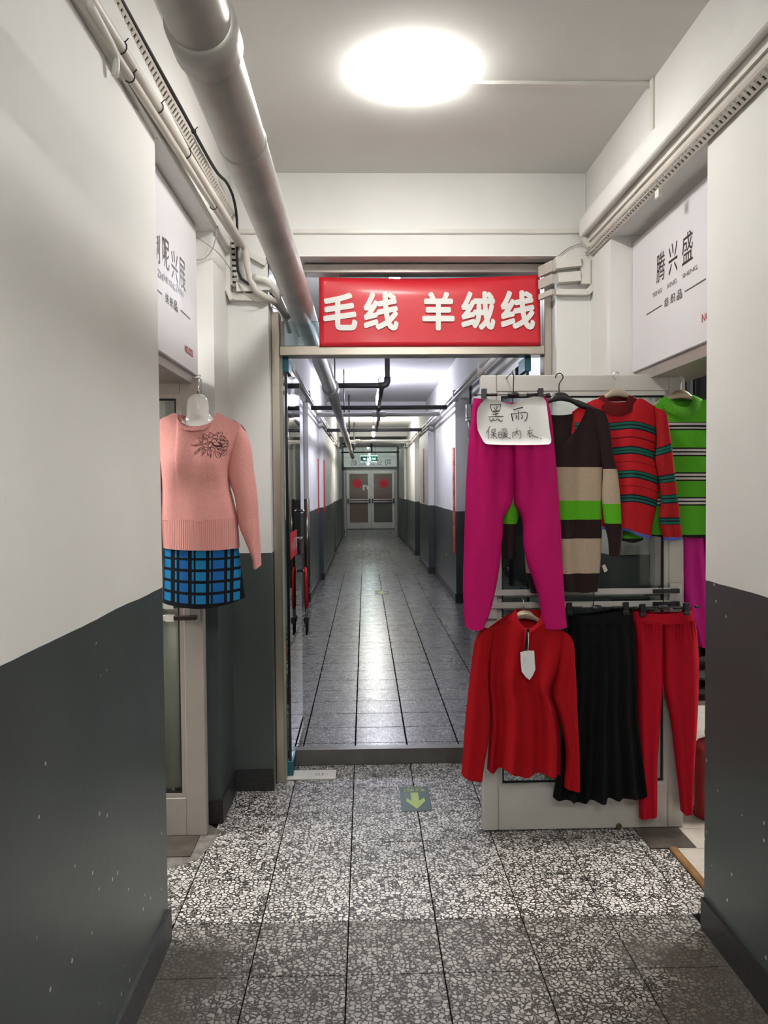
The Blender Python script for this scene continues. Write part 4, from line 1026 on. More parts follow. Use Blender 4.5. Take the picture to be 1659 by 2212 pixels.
def body_hanger(label, Y, crown, half, drop, hooktop, mat, hmat, group='hangers with shaped shoulders', tilt=0):
    """shoulder hanger: crown (u,v) top of the neck, half width px and drop px of each arm"""
    u, v = crown
    t = thing('clothes_hanger', label, 'hanger', at(u, v, Y), group)
    top = [(-half, drop), (-half*0.55, drop*0.55), (-24, 13), (-13, 3), (0, 0), (13, 3), (24, 13), (half*0.55, drop*0.55), (half, drop)]
    bot = [(half-2, drop+9), (half*0.55, drop*0.55+16), (26, 25), (14, 21), (0, 19), (-14, 21), (-26, 25), (-half*0.55, drop*0.55+16), (-half+2, drop+9)]
    A = smooth_poly([(u+a, v+b) for a, b in top], 33); B = smooth_poly([(u+a, v+b) for a, b in bot], 33)[::-1]
    V = []; n = 33; rows = 8
    for i in range(n):
        for k in range(rows):
            a = 2*PI*k/rows; t_ = 0.5-0.5*math.cos(a); p2 = A[i]*(1-t_) + B[i]*t_; p = at(p2[0], p2[1], Y)
            V.append((p.x, Y - 0.009*math.sin(a), p.z))
    Fc = [(i*rows+k, (i+1)*rows+k, (i+1)*rows+(k+1) % rows, i*rows+(k+1) % rows) for i in range(n-1) for k in range(rows)]
    Fc += [tuple(range(rows)), tuple((n-1)*rows+k for k in range(rows-1, -1, -1))]
    mk('shoulder_bar', V, Fc, mat, t, True)
    return t

# ---- 1 magenta leggings with the paper sign
PINK = fabric('magenta_fleece', (0.52, 0.004, 0.135, 1), rough=0.7, sheen=0.35, knit=0.06)
Yp = 3.215
t = thing('leggings', 'magenta leggings clipped to the upper left of the display door', 'leggings', at(1108, 1350, Yp))
def fl_(s, q, u, v):
    return 1.6*(0.012*math.exp(-((u-1052)/14.0)**2) - 0.016*math.exp(-((u-1075)/11.0)**2) - 0.012*math.exp(-((u-1034)/9.0)**2) - 0.016*math.exp(-((u-1152)/13.0)**2) + 0.010*math.exp(-((u-1180)/10.0)**2))*max(0.0, 1-((v-870)/330.0)) - 0.012*math.exp(-((u-1109)/7.0)**2)*(v < 1110)
panel('leg', t, PINK, Yp, [(1022, 866), (1060, 872), (1109, 876)], [(1004, 1350), (1015, 1358), (1040, 1357), (1046, 1340)],
      [(1022, 866), (1012, 960), (1006, 1060), (1003, 1160), (1000, 1270), (1004, 1350)],
      [(1109, 876), (1110, 980), (1109, 1070), (1098, 1102), (1087, 1120), (1086, 1155), (1081, 1210), (1073, 1262), (1060, 1315), (1046, 1340)], 0.035, 0.03, folds=fl_)
panel('leg', t, PINK, Yp, [(1109, 876), (1150, 870), (1182, 860)], [(1172, 1356), (1198, 1357), (1225, 1353)],
      [(1109, 876), (1110, 980), (1111, 1080), (1120, 1103), (1129, 1128), (1130, 1170), (1137, 1212), (1151, 1252), (1165, 1300), (1172, 1356)],
      [(1182, 860), (1192, 905), (1200, 985), (1206, 1055), (1211, 1125), (1214, 1195), (1218, 1264), (1221, 1317), (1225, 1353)], 0.035, 0.03, folds=fl_)
panel('waistband', t, PINK, Yp, [(1022, 860), (1060, 866), (1105, 872), (1150, 866), (1181, 856)], [(1021, 884), (1060, 890), (1105, 894), (1150, 888), (1186, 880)], [(1022, 860), (1021, 884)], [(1181, 856), (1186, 880)], 0.030, 0.022, ns=30, nt=4)
clip_hanger('black clip hanger holding the magenta leggings and paper sign', Yp-0.03, (1109, 853), (1027, 853), (1184, 853), ((1045, 853), (1167, 852)), (1109, 806), YL)
tp = thing('paper_sign', 'white paper with handwritten Chinese clipped over the magenta leggings', 'sign', at(1110, 960, 3.15))
YPp = Yp-0.062
poly = [(1050,862),(1065,863),(1080,866),(1092,871),(1104,874),(1114,871),(1123,866),(1138,860),(1153,857),(1165,857),(1174,859),(1179,866),(1181,876),(1184,900),(1187,926),(1191,950),(1190,957),(1185,960),(1158,961),(1130,961.5),(1090,961),(1058,960),(1050,959),(1045,955),(1038,942),(1032,929),(1030,910),(1030,891),(1033,880),(1040,870)]
def bend(u): return 0.006*math.sin((u-1030)/160*PI)
cx_, cy_ = 1110, 912
Vp = []; 
for k in (0, 1):
    for u, v in poly:
        p = at(u, v, YPp); Vp.append((p.x, YPp - bend(u) + 0.0012*k, p.z))
    for ring in (0.66, 0.33):
        for u, v in poly:
            uu, vv = cx_+(u-cx_)*ring, cy_+(v-cy_)*ring; p = at(uu, vv, YPp); Vp.append((p.x, YPp - bend(uu) + 0.0012*k, p.z))
    p = at(cx_, cy_, YPp); Vp.append((p.x, YPp - bend(cx_) + 0.0012*k, p.z))
n = len(poly); H = 3*n+1; Fp = []
for k in (0, 1):
    b = k*H
    for r_ in range(2):
        for i in range(n):
            q = (b+r_*n+i, b+(r_+1)*n+i, b+(r_+1)*n+(i+1) % n, b+r_*n+(i+1) % n); Fp.append(q if k else q[::-1])
    for i in range(n):
        q = (b+2*n+i, b+3*n, b+2*n+(i+1) % n); Fp.append(q if k else q[::-1])
for i in range(n): Fp.append((i, (i+1) % n, H+(i+1) % n, H+i))
mk('paper', Vp, Fp, plain('white_paper', (0.88, 0.88, 0.86, 1), 0.7), tp, True)
st = [[(405,655),(560,650)],[(405,655),(425,745)],[(560,650),(545,745)],[(430,748),(545,742)],[(455,690),(480,730)],[(525,670),(505,715)],[(495,665),(488,825)],[(440,765),(540,752)],[(440,798),(530,786)],[(378,832),(602,826)],[(395,860),(415,905),(450,868),(478,895),(515,862),(555,900),(590,888)],
 [(745,732),(895,690)],[(745,728),(895,686)],[(715,785),(740,900)],[(720,785),(745,895)],[(720,792),(935,765),(955,800),(940,870),(905,898)],[(825,742),(826,880)],[(785,815),(805,832),(785,850),(803,868)],[(868,800),(888,830),(868,852),(880,862)],
 [(402,970),(350,1075)],[(385,1040),(385,1165)],[(430,1025),(482,1015),(475,1060),(430,1066),(430,1025)],[(408,1095),(497,1082)],[(456,1066),(456,1160)],[(455,1098),(410,1145)],[(457,1098),(512,1158)],
 [(530,1065),(530,1142),(575,1133),(576,1060),(530,1066)],[(532,1100),(575,1095)],[(578,1022),(642,1004)],[(590,1038),(602,1052)],[(620,1030),(626,1046)],[(648,1022),(636,1046)],[(590,1068),(662,1056)],[(588,1092),(668,1080)],[(628,1060),(588,1152)],[(610,1108),(652,1102),(600,1158)],[(615,1116),(708,1160)],
 [(740,1062),(738,1152)],[(740,1068),(850,1046),(857,1140),(836,1156)],[(802,1000),(796,1060),(760,1112)],[(800,1066),(828,1102)],
 [(988,988),(1000,1006)],[(958,1048),(1042,1026)],[(1002,1030),(958,1096)],[(984,1066),(990,1132),(1012,1114)],[(1032,1054),(1002,1082)],[(1004,1074),(1050,1120),(1122,1141)],[(1155,1150),(1170,1163)]]
g = MB()
for k, s_ in enumerate(st):
    P = []
    for a, b in (smooth_poly(s_, 12) if len(s_) > 2 else s_):
        u, v = a/6.9125+1000, b/6.9125+780; p = at(u, v, YPp); P.append((p.x, YPp - bend(u) - 0.0006, p.z))
    g.tube(P, 0.0014 if k < 19 else 0.0010, 5)
g.build('handwriting', INK, tp)

# ---- 2 brown striped V-neck
BR, BE, GN = (0.022, 0.010, 0.011, 1), (0.46, 0.36, 0.265, 1), (0.10, 0.42, 0.012, 1)
Yb = 3.262
bst = [(0, BR), (1008, BE), (1080, GN), (1121, BR), (1162, BE), (1236, BR)]
BROWN = fabric('brown_beige_green_stripe_knit', BE, bst, rough=0.8, sheen=0.1, knit=0.2)
t = thing('sweater', 'long dark brown V-neck sweater with beige and green bands', 'sweater', at(1210, 1280, Yb))
panel('body', t, BROWN, Yb, [(1118, 893), (1140, 884), (1160, 880), (1180, 915), (1207, 957), (1238, 932), (1258, 897), (1266, 881), (1288, 887), (1309, 897)], [(1147, 1281), (1200, 1274), (1250, 1279), (1291, 1277)],
      [(1118, 893), (1125, 1000), (1130, 1110), (1134, 1211), (1138, 1248), (1147, 1281)], [(1309, 897), (1304, 960), (1302, 1013), (1300, 1080), (1300, 1152), (1298, 1200), (1295, 1243), (1291, 1277)],
      0.030, 0.022, Tb=[(1118, 893), (1140, 884), (1160, 886), (1180, 893), (1210, 896), (1238, 893), (1258, 886), (1266, 882), (1288, 887), (1309, 897)],
      folds=waves((0.010, 2.3, 0.2, 0.3), (0.009, 3.7, 2.0, 0.8)), ns=60, nt=60)
BROWNS = fabric('brown_stripe_sleeve_knit', BE, [(0, BR), (1006, BE), (1081, GN), (1123, BR)], rough=0.8, sheen=0.1, knit=0.2)
def slv(stops, v0, v1):
    """sleeve stripes run along the sleeve length"""
    return lambda s, q, u, v: v0 + (v1-v0)*q
panel('sleeve', t, BROWNS, Yb-0.012, [(1275, 886), (1292, 886), (1309, 897)], [(1316, 1200), (1327, 1201), (1338, 1198)],
      [(1275, 886), (1292, 950), (1302, 1013), (1300, 1072), (1305, 1128), (1313, 1165), (1316, 1200)], [(1309, 897), (1316, 922), (1324, 985), (1333, 1020), (1339, 1072), (1342, 1128), (1341, 1165), (1338, 1198)], 0.028, 0.02, ns=20, sag=lambda u, v: 7)
panel('sleeve', t, BROWNS, Yb-0.005, [(1118, 893), (1128, 890), (1140, 892)], [(1089, 1205), (1097, 1206), (1105, 1204)],
      [(1118, 893), (1102, 950), (1086, 1050), (1085, 1110), (1087, 1160), (1089, 1205)], [(1140, 892), (1135, 1000), (1124, 1095), (1113, 1150), (1108, 1180), (1105, 1204)], 0.026, 0.02, ns=20, sag=lambda u, v: 8)
p = at(1303, 1232, Yb-0.01)
mk('care_tag', [at(1300, 1222, Yb-0.02), at(1307, 1219, Yb-0.02), at(1313, 1232, Yb-0.02), at(1306, 1237, Yb-0.02)] + [v_ + Vector((0, 0.001, 0)) for v_ in (at(1300, 1222, Yb-0.02), at(1307, 1219, Yb-0.02), at(1313, 1232, Yb-0.02), at(1306, 1237, Yb-0.02))], [(0,1,2,3),(7,6,5,4),(0,4,5,1),(1,5,6,2),(2,6,7,3),(3,7,4,0)], plain('cream_label', (0.55, 0.48, 0.42, 1), 0.7), t)
hb = body_hanger('black plastic hanger carrying the dark brown sweater', Yb, (1211, 847), 78, 34, None, BLK, DSTEEL)
hook(hb, 1208, 806, 849, Yb, 0.0024, DSTEEL, 1, 8)

# ---- 3 red striped mock-neck
R1, R2, NV, GR2, BLU = (0.50, 0.012, 0.018, 1), (0.15, 0.004, 0.008, 1), (0.012, 0.012, 0.03, 1), (0.008, 0.13, 0.085, 1), (0.09, 0.11, 0.40, 1)
def triple(v): return [(v, NV), (v+2.5, GR2), (v+7, NV), (v+10, GR2), (v+14.5, NV), (v+17.5, R1)]
rst = [(0, R1)] + triple(911) + [(945, R2), (947, R1)] + triple(965) + [(997, R2), (999, R1)] + triple(1016) + [(1049, R2), (1051, R1)] + triple(1068)
REDS = fabric('red_green_stripe_knit', R1, rst, rough=0.8, sheen=0.15, knit=0.15)
Yr = 3.285
t = thing('sweater', 'red mock-neck sweater with green and navy stripes', 'sweater', at(1333, 1165, Yr))
sagr = lambda u, v: 14*max(0.0, (u-1350)/70.0)**1.5 + 3*math.sin((u-1240)/30.0)
panel('body', t, REDS, Yr, [(1236, 890), (1262, 873), (1290, 864), (1312, 885), (1334, 890), (1358, 882), (1376, 862), (1402, 874), (1428, 890)], [(1242, 1134), (1300, 1138), (1345, 1140), (1375, 1151), (1407, 1158)],
      [(1236, 890), (1240, 1000), (1242, 1134)], [(1428, 890), (1418, 950), (1415, 990), (1424, 1030), (1420, 1085), (1410, 1130), (1407, 1158)], 0.030, 0.022,
      Tb=[(1236, 890), (1262, 873), (1290, 864), (1312, 866), (1334, 868), (1358, 866), (1376, 862), (1402, 874), (1428, 890)], folds=waves((0.010, 1.7, 0.6, 0.3), (0.007, 3.1, 2.2, 0.8)), ns=56, nt=56, sag=sagr)
panel('hem_edge', t, plain('blue_knit_edge', BLU, 0.85), Yr, [(1242, 1133), (1300, 1137), (1345, 1139), (1375, 1150), (1407, 1157)], [(1242, 1139), (1300, 1143), (1345, 1145), (1375, 1157), (1406, 1165)], [(1242, 1133), (1242, 1139)], [(1407, 1157), (1406, 1165)], 0.032, 0.024, ns=40, nt=3)
R1_SHADED = (0.36, 0.010, 0.012, 1)  # darker red: the shade on the sleeve is put into its knit colour
sst = [(0, R1_SHADED), (965, NV), (967.5, GR2), (972, NV), (975, GR2), (979.5, NV), (982, R1_SHADED), (1025, NV), (1027.5, GR2), (1032, NV), (1035, GR2), (1039.5, NV), (1042, R1_SHADED), (1068, NV), (1070, GR2), (1075, NV), (1078, GR2), (1083, NV), (1086, R1_SHADED), (1117, NV), (1119, GR2), (1123, NV), (1126, GR2), (1130, NV), (1132, R1_SHADED), (1158, BLU)]
REDSL = fabric('red_stripe_shaded_sleeve_knit', R1_SHADED, sst, rough=0.8, sheen=0.1, knit=0.15)
panel('sleeve', t, REDSL, Yr-0.020, [(1415, 882), (1428, 888), (1441, 906)], [(1434, 1167), (1452, 1167), (1472, 1163)],
      [(1415, 882), (1419, 950), (1416, 992), (1424, 1040), (1428, 1085), (1424, 1121), (1434, 1167)], [(1441, 906), (1446, 940), (1451, 975), (1456, 1020), (1462, 1072), (1468, 1125), (1472, 1163)], 0.030, 0.02, ns=24,
      folds=waves((0.006, 1.2, 0.4, 1.0)), sag=lambda u, v: -12*max(0, 1-(v-880)/150.0) + 10*(1440-u)/30.0*max(0, 1-(v-950)/160.0))
panel('sleeve', t, REDSL, Yr+0.008, [(1236, 890), (1245, 886), (1258, 880)], [(1222, 1120), (1236, 1122), (1252, 1120)], [(1236, 890), (1228, 980), (1224, 1060), (1222, 1120)], [(1258, 880), (1256, 980), (1254, 1060), (1252, 1120)], 0.02, 0.012, ns=16)
collar('collar', t, rib_fabric('dark_red_rib', (0.20, 0.006, 0.008, 1), 90), [(1302, 853), (1311, 866), (1321, 874), (1333, 876.5), (1345, 871), (1352, 862), (1358, 852)], [(1284, 866), (1293, 883), (1309, 895), (1333, 900), (1357, 892), (1372, 879), (1381, 864)], Yr, 0.036, 852)
hb = body_hanger('champagne hanger carrying the red striped sweater', Yr, (1333, 838), 84, 42, None, WOODH, CHROME)
hook(hb, 1331, 803, 839, Yr, 0.0022, CHROME, -1, 7)

# ---- 4 green striped mock-neck
G1, W1, K1 = (0.085, 0.40, 0.016, 1), (0.62, 0.58, 0.58, 1), (0.010, 0.010, 0.010, 1)
def tri2(v): return [(v, K1), (v+3, W1), (v+7.5, K1), (v+11, W1), (v+15.5, K1), (v+18.5, G1)]
gst = [(0, G1)] + tri2(911) + tri2(967) + tri2(1020) + tri2(1073) + [(1154, K1)]
GREEN = fabric('green_white_stripe_knit', G1, gst, rough=0.75, sheen=0.1, knit=0.2)
Yg = 3.352
t = thing('sweater', 'bright green mock-neck sweater with black and white stripes', 'sweater', at(1472, 1160, Yg))
panel('body', t, GREEN, Yg-0.035, [(1400, 890), (1425, 868), (1450, 885), (1472, 890), (1495, 885), (1518, 864), (1546, 885)], [(1404, 1157), (1440, 1161), (1475, 1160), (1510, 1162), (1545, 1158)],
      [(1400, 890), (1402, 1000), (1404, 1157)], [(1546, 885), (1548, 1000), (1545, 1158)], 0.018, 0.014, Tb=[(1400, 890), (1425, 868), (1450, 866), (1472, 867), (1495, 866), (1518, 864), (1546, 885)], folds=waves((0.005, 2.2, 0.3, 0.3)), ns=50, nt=50)
panel('sleeve', t, GREEN, Yg-0.030, [(1398, 888), (1408, 876), (1422, 880)], [(1344, 1168), (1366, 1172), (1390, 1165)], [(1398, 888), (1372, 990), (1352, 1090), (1344, 1168)], [(1422, 880), (1415, 990), (1402, 1090), (1390, 1165)], 0.018, 0.012, ns=18, sag=lambda u, v: 8)
panel('sleeve', t, GREEN, Yg-0.035, [(1525, 870), (1540, 876), (1552, 890)], [(1566, 1165), (1580, 1168), (1594, 1162)], [(1525, 870), (1546, 990), (1560, 1090), (1566, 1165)], [(1552, 890), (1576, 990), (1590, 1090), (1594, 1162)], 0.018, 0.012, ns=18, sag=lambda u, v: 8)
collar('collar', t, rib_fabric('green_rib', (0.11, 0.45, 0.022, 1), 46), [(1437, 856), (1448, 866), (1457, 876), (1472, 880), (1484, 877), (1492, 866), (1494, 852)], [(1421, 864), (1431, 884), (1449, 897), (1471, 902), (1492, 897), (1507, 881), (1517, 862)], Yg-0.035, 0.028, 856)
hb = body_hanger('champagne hanger carrying the green striped sweater', Yg-0.035, (1471, 842), 80, 40, None, WOODH, CHROME)
hook(hb, 1471, 812, 843, Yg-0.035, 0.0022, CHROME, 1, 5)

# ---- 5 second magenta leggings behind the green sweater
SATIN = fabric('magenta_satin_knit', (0.58, 0.012, 0.26, 1), rough=0.45, sheen=0.3, knit=0.05)
Y2 = 3.36
t = thing('leggings', 'shiny magenta leggings hanging below the green sweater at the wall corner', 'leggings', at(1500, 1390, Y2))
panel('leg', t, SATIN, Y2, [(1466, 1100), (1490, 1096), (1514, 1098)], [(1508, 1395), (1518, 1397), (1530, 1393)], [(1464, 1100), (1467, 1180), (1470, 1240), (1478, 1310), (1506, 1395)], [(1514, 1098), (1522, 1200), (1528, 1300), (1530, 1393)], 0.03, 0.02, folds=waves((0.005, 1.5, 0.4, 0.0)))
panel('leg', t, SATIN, Y2, [(1514, 1098), (1540, 1096), (1564, 1100)], [(1534, 1393), (1546, 1396), (1556, 1392)], [(1514, 1098), (1522, 1200), (1530, 1300), (1534, 1393)], [(1564, 1100), (1568, 1200), (1564, 1300), (1556, 1392)], 0.03, 0.02, folds=waves((0.005, 1.5, 0.4, 0.0)))
panel('waistband', t, SATIN, Y2, [(1464, 1090), (1514, 1086), (1566, 1090)], [(1465, 1108), (1514, 1106), (1565, 1108)], [(1464, 1090), (1465, 1108)], [(1566, 1090), (1565, 1108)], 0.028, 0.02, ns=20, nt=3)
clip_hanger('black clip hanger hidden behind the green sweater', Y2-0.02, (1514, 1080), (1460, 1080), (1570, 1080), ((1476, 1082), (1552, 1082)), (1514, 1040), Y2)

# ---- 6 red quarter-zip fleece
FLEECE = fabric('red_fleece', (0.40, 0.003, 0.008, 1), rough=0.85, sheen=0.15, knit=0.1)
Yf = 3.235
t = thing('fleece_top', 'red quarter-zip fleece top with a white swing tag', 'sweater', at(1130, 1675, Yf))
panel('body', t, FLEECE, Yf, [(1050, 1362), (1075, 1345), (1100, 1334), (1120, 1350), (1140, 1362), (1160, 1350), (1180, 1340), (1205, 1356), (1232, 1376)],
      [(1052, 1660), (1066, 1667), (1083, 1656), (1110, 1665), (1131, 1674), (1153, 1665), (1182, 1667), (1211, 1675)],
      [(1050, 1362), (1053, 1420), (1054, 1485), (1060, 1548), (1056, 1604), (1052, 1660)], [(1232, 1376), (1215, 1440), (1192, 1497), (1204, 1540), (1211, 1607), (1211, 1675)], 0.045, 0.03,
      Tb=[(1050, 1362), (1075, 1345), (1100, 1330), (1120, 1328), (1140, 1328), (1160, 1328), (1180, 1336), (1205, 1356), (1232, 1376)], folds=waves((0.018, 2.2, 2.6, 0.3), (0.018, 3.6, 0.9, 0.7)), ns=60, nt=56)
panel('sleeve', t, FLEECE, Yf-0.012, [(1036, 1364), (1050, 1358), (1066, 1366)], [(997, 1672), (1018, 1681), (1042, 1686)], [(1036, 1364), (1025, 1387), (1018, 1436), (1010, 1506), (1003, 1583), (997, 1672)], [(1066, 1366), (1057, 1430), (1056, 1485), (1060, 1548), (1055, 1604), (1047, 1650), (1042, 1686)], 0.036, 0.028, ns=24, folds=waves((0.006, 1.1, 0.3, 0.5)))
panel('sleeve', t, FLEECE, Yf-0.014, [(1206, 1360), (1225, 1368), (1239, 1390)], [(1218, 1698), (1234, 1703), (1252, 1706)], [(1206, 1360), (1202, 1440), (1192, 1497), (1204, 1538), (1217, 1590), (1222, 1630), (1218, 1698)], [(1239, 1390), (1242, 1436), (1246, 1502), (1249, 1590), (1251, 1650), (1252, 1706)], 0.034, 0.026, ns=24, folds=waves((0.006, 1.3, 0.8, 0.5)))
collar('collar', t, FLEECE, [(1114, 1316), (1118, 1336), (1128, 1350), (1140, 1354), (1152, 1348), (1162, 1336), (1168, 1318)], [(1094, 1336), (1108, 1352), (1124, 1362), (1140, 1364), (1156, 1360), (1172, 1350), (1186, 1340)], Yf, 0.040, 1320)
zp = MB(); 
zt, zb_ = at(1141, 1358, Yf-0.062), at(1134, 1412, Yf-0.064); zt.y = Yf-0.062; zb_.y = Yf-0.064
zp.obox(zt, zb_, (0, -1, 0), 0.011, 0.006); zp.build('zip', BLK, t)
for s in (-1, 1):
    a, b = zt + Vector((s*0.009, -0.001, 0)), zb_ + Vector((s*0.008, -0.001, 0))
    tube('placket_edge', [a, a.lerp(b, 0.5), b], 0.004, FLEECE, t, 6)
tg = thing('swing_tag', 'white shield-shaped swing tag hanging from the fleece zip', 'tag', at(1140, 1469, Yf-0.08))
YT = Yf-0.078
poly = [(1124,1409),(1131,1407),(1142,1405),(1154,1406),(1155,1425),(1156.5,1446),(1151,1459),(1144,1469),(1136,1463),(1127,1451),(1125,1430)]
MB().prism(poly, lambda a, b, k: tuple(at(a, b, YT) + Vector((0, 0.0015*k, 0))), 0).build('card', plain('white_card', (0.82, 0.82, 0.83, 1), 0.5), tg)
tube('string', [at(1141, 1366, YT), at(1142, 1390, YT), at(1140, 1410, YT-0.001)], 0.0014, PVCW, tg, 6)
g = MB()
for (a, b, c_, d) in ((1131, 1418, 1131.4, 1436), (1134, 1418, 1134.6, 1430), (1137, 1428, 1137.3, 1446), (1139, 1414, 1141, 1414.4), (1133, 1424, 1136, 1424.5)):
    p, q = at(a, b, YT-0.0006), at(c_, d, YT-0.0006); g.box(p.x, q.x, YT-0.0008, YT-0.0002, p.z, q.z)
g.build('faint_print', plain('pale_blue_grey_print', (0.5, 0.53, 0.6, 1), 0.6), tg)
hb = body_hanger('champagne hanger carrying the red fleece top', Yf, (1133, 1318), 84, 46, None, WOODH, CHROME)
hook(hb, 1131, 1275, 1320, Yf, 0.0022, CHROME, -1, 4, YL-0.035)

# ---- 7 black skirt
BLKF = fabric('black_pleated_cloth', (0.0035, 0.0035, 0.004, 1), rough=0.9, sheen=0.0, knit=0.05)
Ys = 3.27
t = thing('skirt', 'long black flared skirt between the fleece and the red leggings', 'skirt', at(1295, 1725, Ys))
def sk(s, q, u, v): return (0.003 + 0.015*q)*math.sin(2*PI*6.3*s + 0.8) + 0.006*q*math.sin(2*PI*2.4*s)
panel('cloth', t, BLKF, Ys, [(1226, 1338), (1290, 1336), (1366, 1330)], [(1194, 1721), (1204, 1726), (1214, 1727), (1226, 1721), (1238, 1730), (1258, 1729), (1266, 1722), (1280, 1725), (1300, 1727), (1312, 1719), (1330, 1722), (1350, 1723), (1362, 1719), (1378, 1724), (1390, 1718), (1396, 1706)],
      [(1226, 1338), (1228, 1400), (1224, 1500), (1212, 1610), (1194, 1721)], [(1366, 1330), (1374, 1415), (1376, 1537), (1386, 1625), (1396, 1706)], 0.035, 0.03, folds=sk, ns=90, nt=40)
panel('waistband', t, BLKF, Ys, [(1225, 1327), (1260, 1327), (1296, 1324), (1330, 1318), (1366, 1321)], [(1226, 1345), (1290, 1346), (1367, 1342)], [(1225, 1327), (1226, 1345)], [(1366, 1321), (1367, 1342)], 0.036, 0.03, ns=24, nt=3)
clip_hanger('black clip hanger holding the black skirt', Ys-0.03, (1289, 1313), (1219, 1315), (1372, 1313), ((1229, 1313), (1351, 1312)), (1282, 1280), YL-0.035)

# ---- 8 red leggings
REDL = fabric('red_fleece_leggings', (0.50, 0.004, 0.020, 1), rough=0.8, sheen=0.2, knit=0.08)
Yl = 3.295
t = thing('leggings', 'red leggings clipped at the right end of the display door', 'leggings', at(1432, 1760, Yl))
def gather(s, q, u, v): return 0.007*math.sin(2*PI*1.6*s + 0.4) + 0.006*math.sin(2*PI*9*s)*max(0, 1-q*7)
panel('leg', t, REDL, Yl, [(1369, 1338), (1400, 1341), (1432, 1342)], [(1381, 1766), (1400, 1763), (1419, 1756)], [(1369, 1338), (1374, 1400), (1376, 1500), (1378, 1620), (1380, 1730), (1381, 1766)], [(1432, 1342), (1432, 1420), (1432, 1476), (1429, 1520), (1424, 1590), (1420, 1660), (1419, 1756)], 0.032, 0.025, folds=gather, ns=40)
panel('leg', t, REDL, Yl, [(1432, 1342), (1465, 1341), (1500, 1337)], [(1471, 1752), (1480, 1757), (1493, 1748)], [(1432, 1342), (1432, 1420), (1433, 1478), (1448, 1555), (1457, 1625), (1467, 1712), (1471, 1752)], [(1500, 1337), (1506, 1370), (1510, 1432), (1509, 1502), (1504, 1590), (1498, 1677), (1493, 1748)], 0.032, 0.025, folds=gather, ns=40)
panel('waistband', t, REDL, Yl, [(1366, 1320), (1432, 1324), (1496, 1316)], [(1368, 1344), (1432, 1346), (1500, 1342)], [(1366, 1320), (1368, 1344)], [(1496, 1316), (1500, 1342)], 0.034, 0.026, ns=30, nt=4)
clip_hanger('black clip hanger holding the red leggings', Yl-0.03, (1432, 1312), (1368, 1314), (1506, 1311), ((1387, 1316), (1482, 1313)), (1433, 1272), YL-0.035)

# ---- 9 mannequin torso, pink sweater, plaid skirt
Ym = 3.20
t = thing('mannequin_torso', 'white plastic hanging torso form in the pink sweater', 'mannequin', at(430, 1250, Ym))
MANN = plain('milky_plastic', (0.74, 0.72, 0.68, 1), 0.18, coat=0.5)
rows_ = [(851, 6), (853.5, 13), (858, 18.5), (866, 22.5), (880, 24), (894, 24.5), (900, 27), (906, 33), (913, 41), (920, 50), (930, 62), (950, 68), (985, 66), (1030, 60), (1080, 56), (1130, 58), (1180, 60), (1240, 62), (1262, 60)]
V = []; n = 28
for k, (v, hw) in enumerate(rows_):
    c = at(427 if v < 900 else 430, v, Ym); px = at(430+hw, v, Ym).x - at(430, v, Ym).x
    d = px*(1.0 if v < 905 else 0.62) + 0.0
    for j in range(n):
        a = 2*PI*j/n; bust = 0.022*max(0, 1-abs(v-985)/55.0)*max(0, -math.sin(a))*(0.6+0.4*math.cos(2*a+PI))
        V.append((c.x + px*math.cos(a), Ym + d*math.sin(a) - bust, c.z))
Fc = [(i*n+j, i*n+(j+1) % n, (i+1)*n+(j+1) % n, (i+1)*n+j) for i in range(len(rows_)-1) for j in range(n)] + [tuple(range(n)), tuple((len(rows_)-1)*n+j for j in range(n-1, -1, -1))]
mk('torso', V, [f_[::-1] for f_ in Fc], MANN, t, True)
c = at(427, 852, Ym)
MB().lathe([(0.004, 0.0), (0.004, 0.012), (0.002, 0.016)], tuple(c), 10).build('hook_socket', plain('brass', (0.35, 0.18, 0.08, 1), 0.35, 0.6), t, True)
ch = thing('hanging_chain', 'small steel hook chain holding the mannequin under the left sign', 'chain', at(427, 845, Ym))
pA, pB = at(427, 849, Ym), at(430, 818, 3.28)
for k in range(4):
    a, b = pA.lerp(pB, k/4-0.02), pA.lerp(pB, (k+1)/4+0.02); m_ = (a+b)/2; ax = (b-a)/2
    sd = Vector((0.004, 0, 0)) if k % 2 == 0 else Vector((0, 0.004, 0))
    tube('link', [m_ + ax*math.cos(x) + sd*math.sin(x) for x in np.linspace(0, 2*PI, 15)], 0.0013, CHROME, ch, 6)
tube('hook', sm([pB, pB+Vector((0.004, 0.006, 0.012)), pB+Vector((0, 0.012, 0.018)), pB+Vector((-0.008, 0.014, 0.012))], 12), 0.0018, CHROME, ch, 6)
PK = (0.68, 0.31, 0.285, 1)
PINKK = fabric('pink_wool_knit', PK, rough=0.9, sheen=0.4, knit=0.5, kscale=260)
PINKR = fabric('pink_rib_knit', PK, rough=0.9, sheen=0.3, ribs=(1100, 1300, 4.1))
t = thing('sweater', 'pale pink sweater with a line-drawn flower on the torso form', 'sweater', at(430, 1183, Ym))
bustf = lambda s, q, u, v: 0.030*math.exp(-((v-1000)/45.0)**2)*(math.exp(-((u-392)/30.0)**2)+math.exp(-((u-468)/30.0)**2)) + 0.004*math.sin(2*PI*2.1*s+0.5)*q
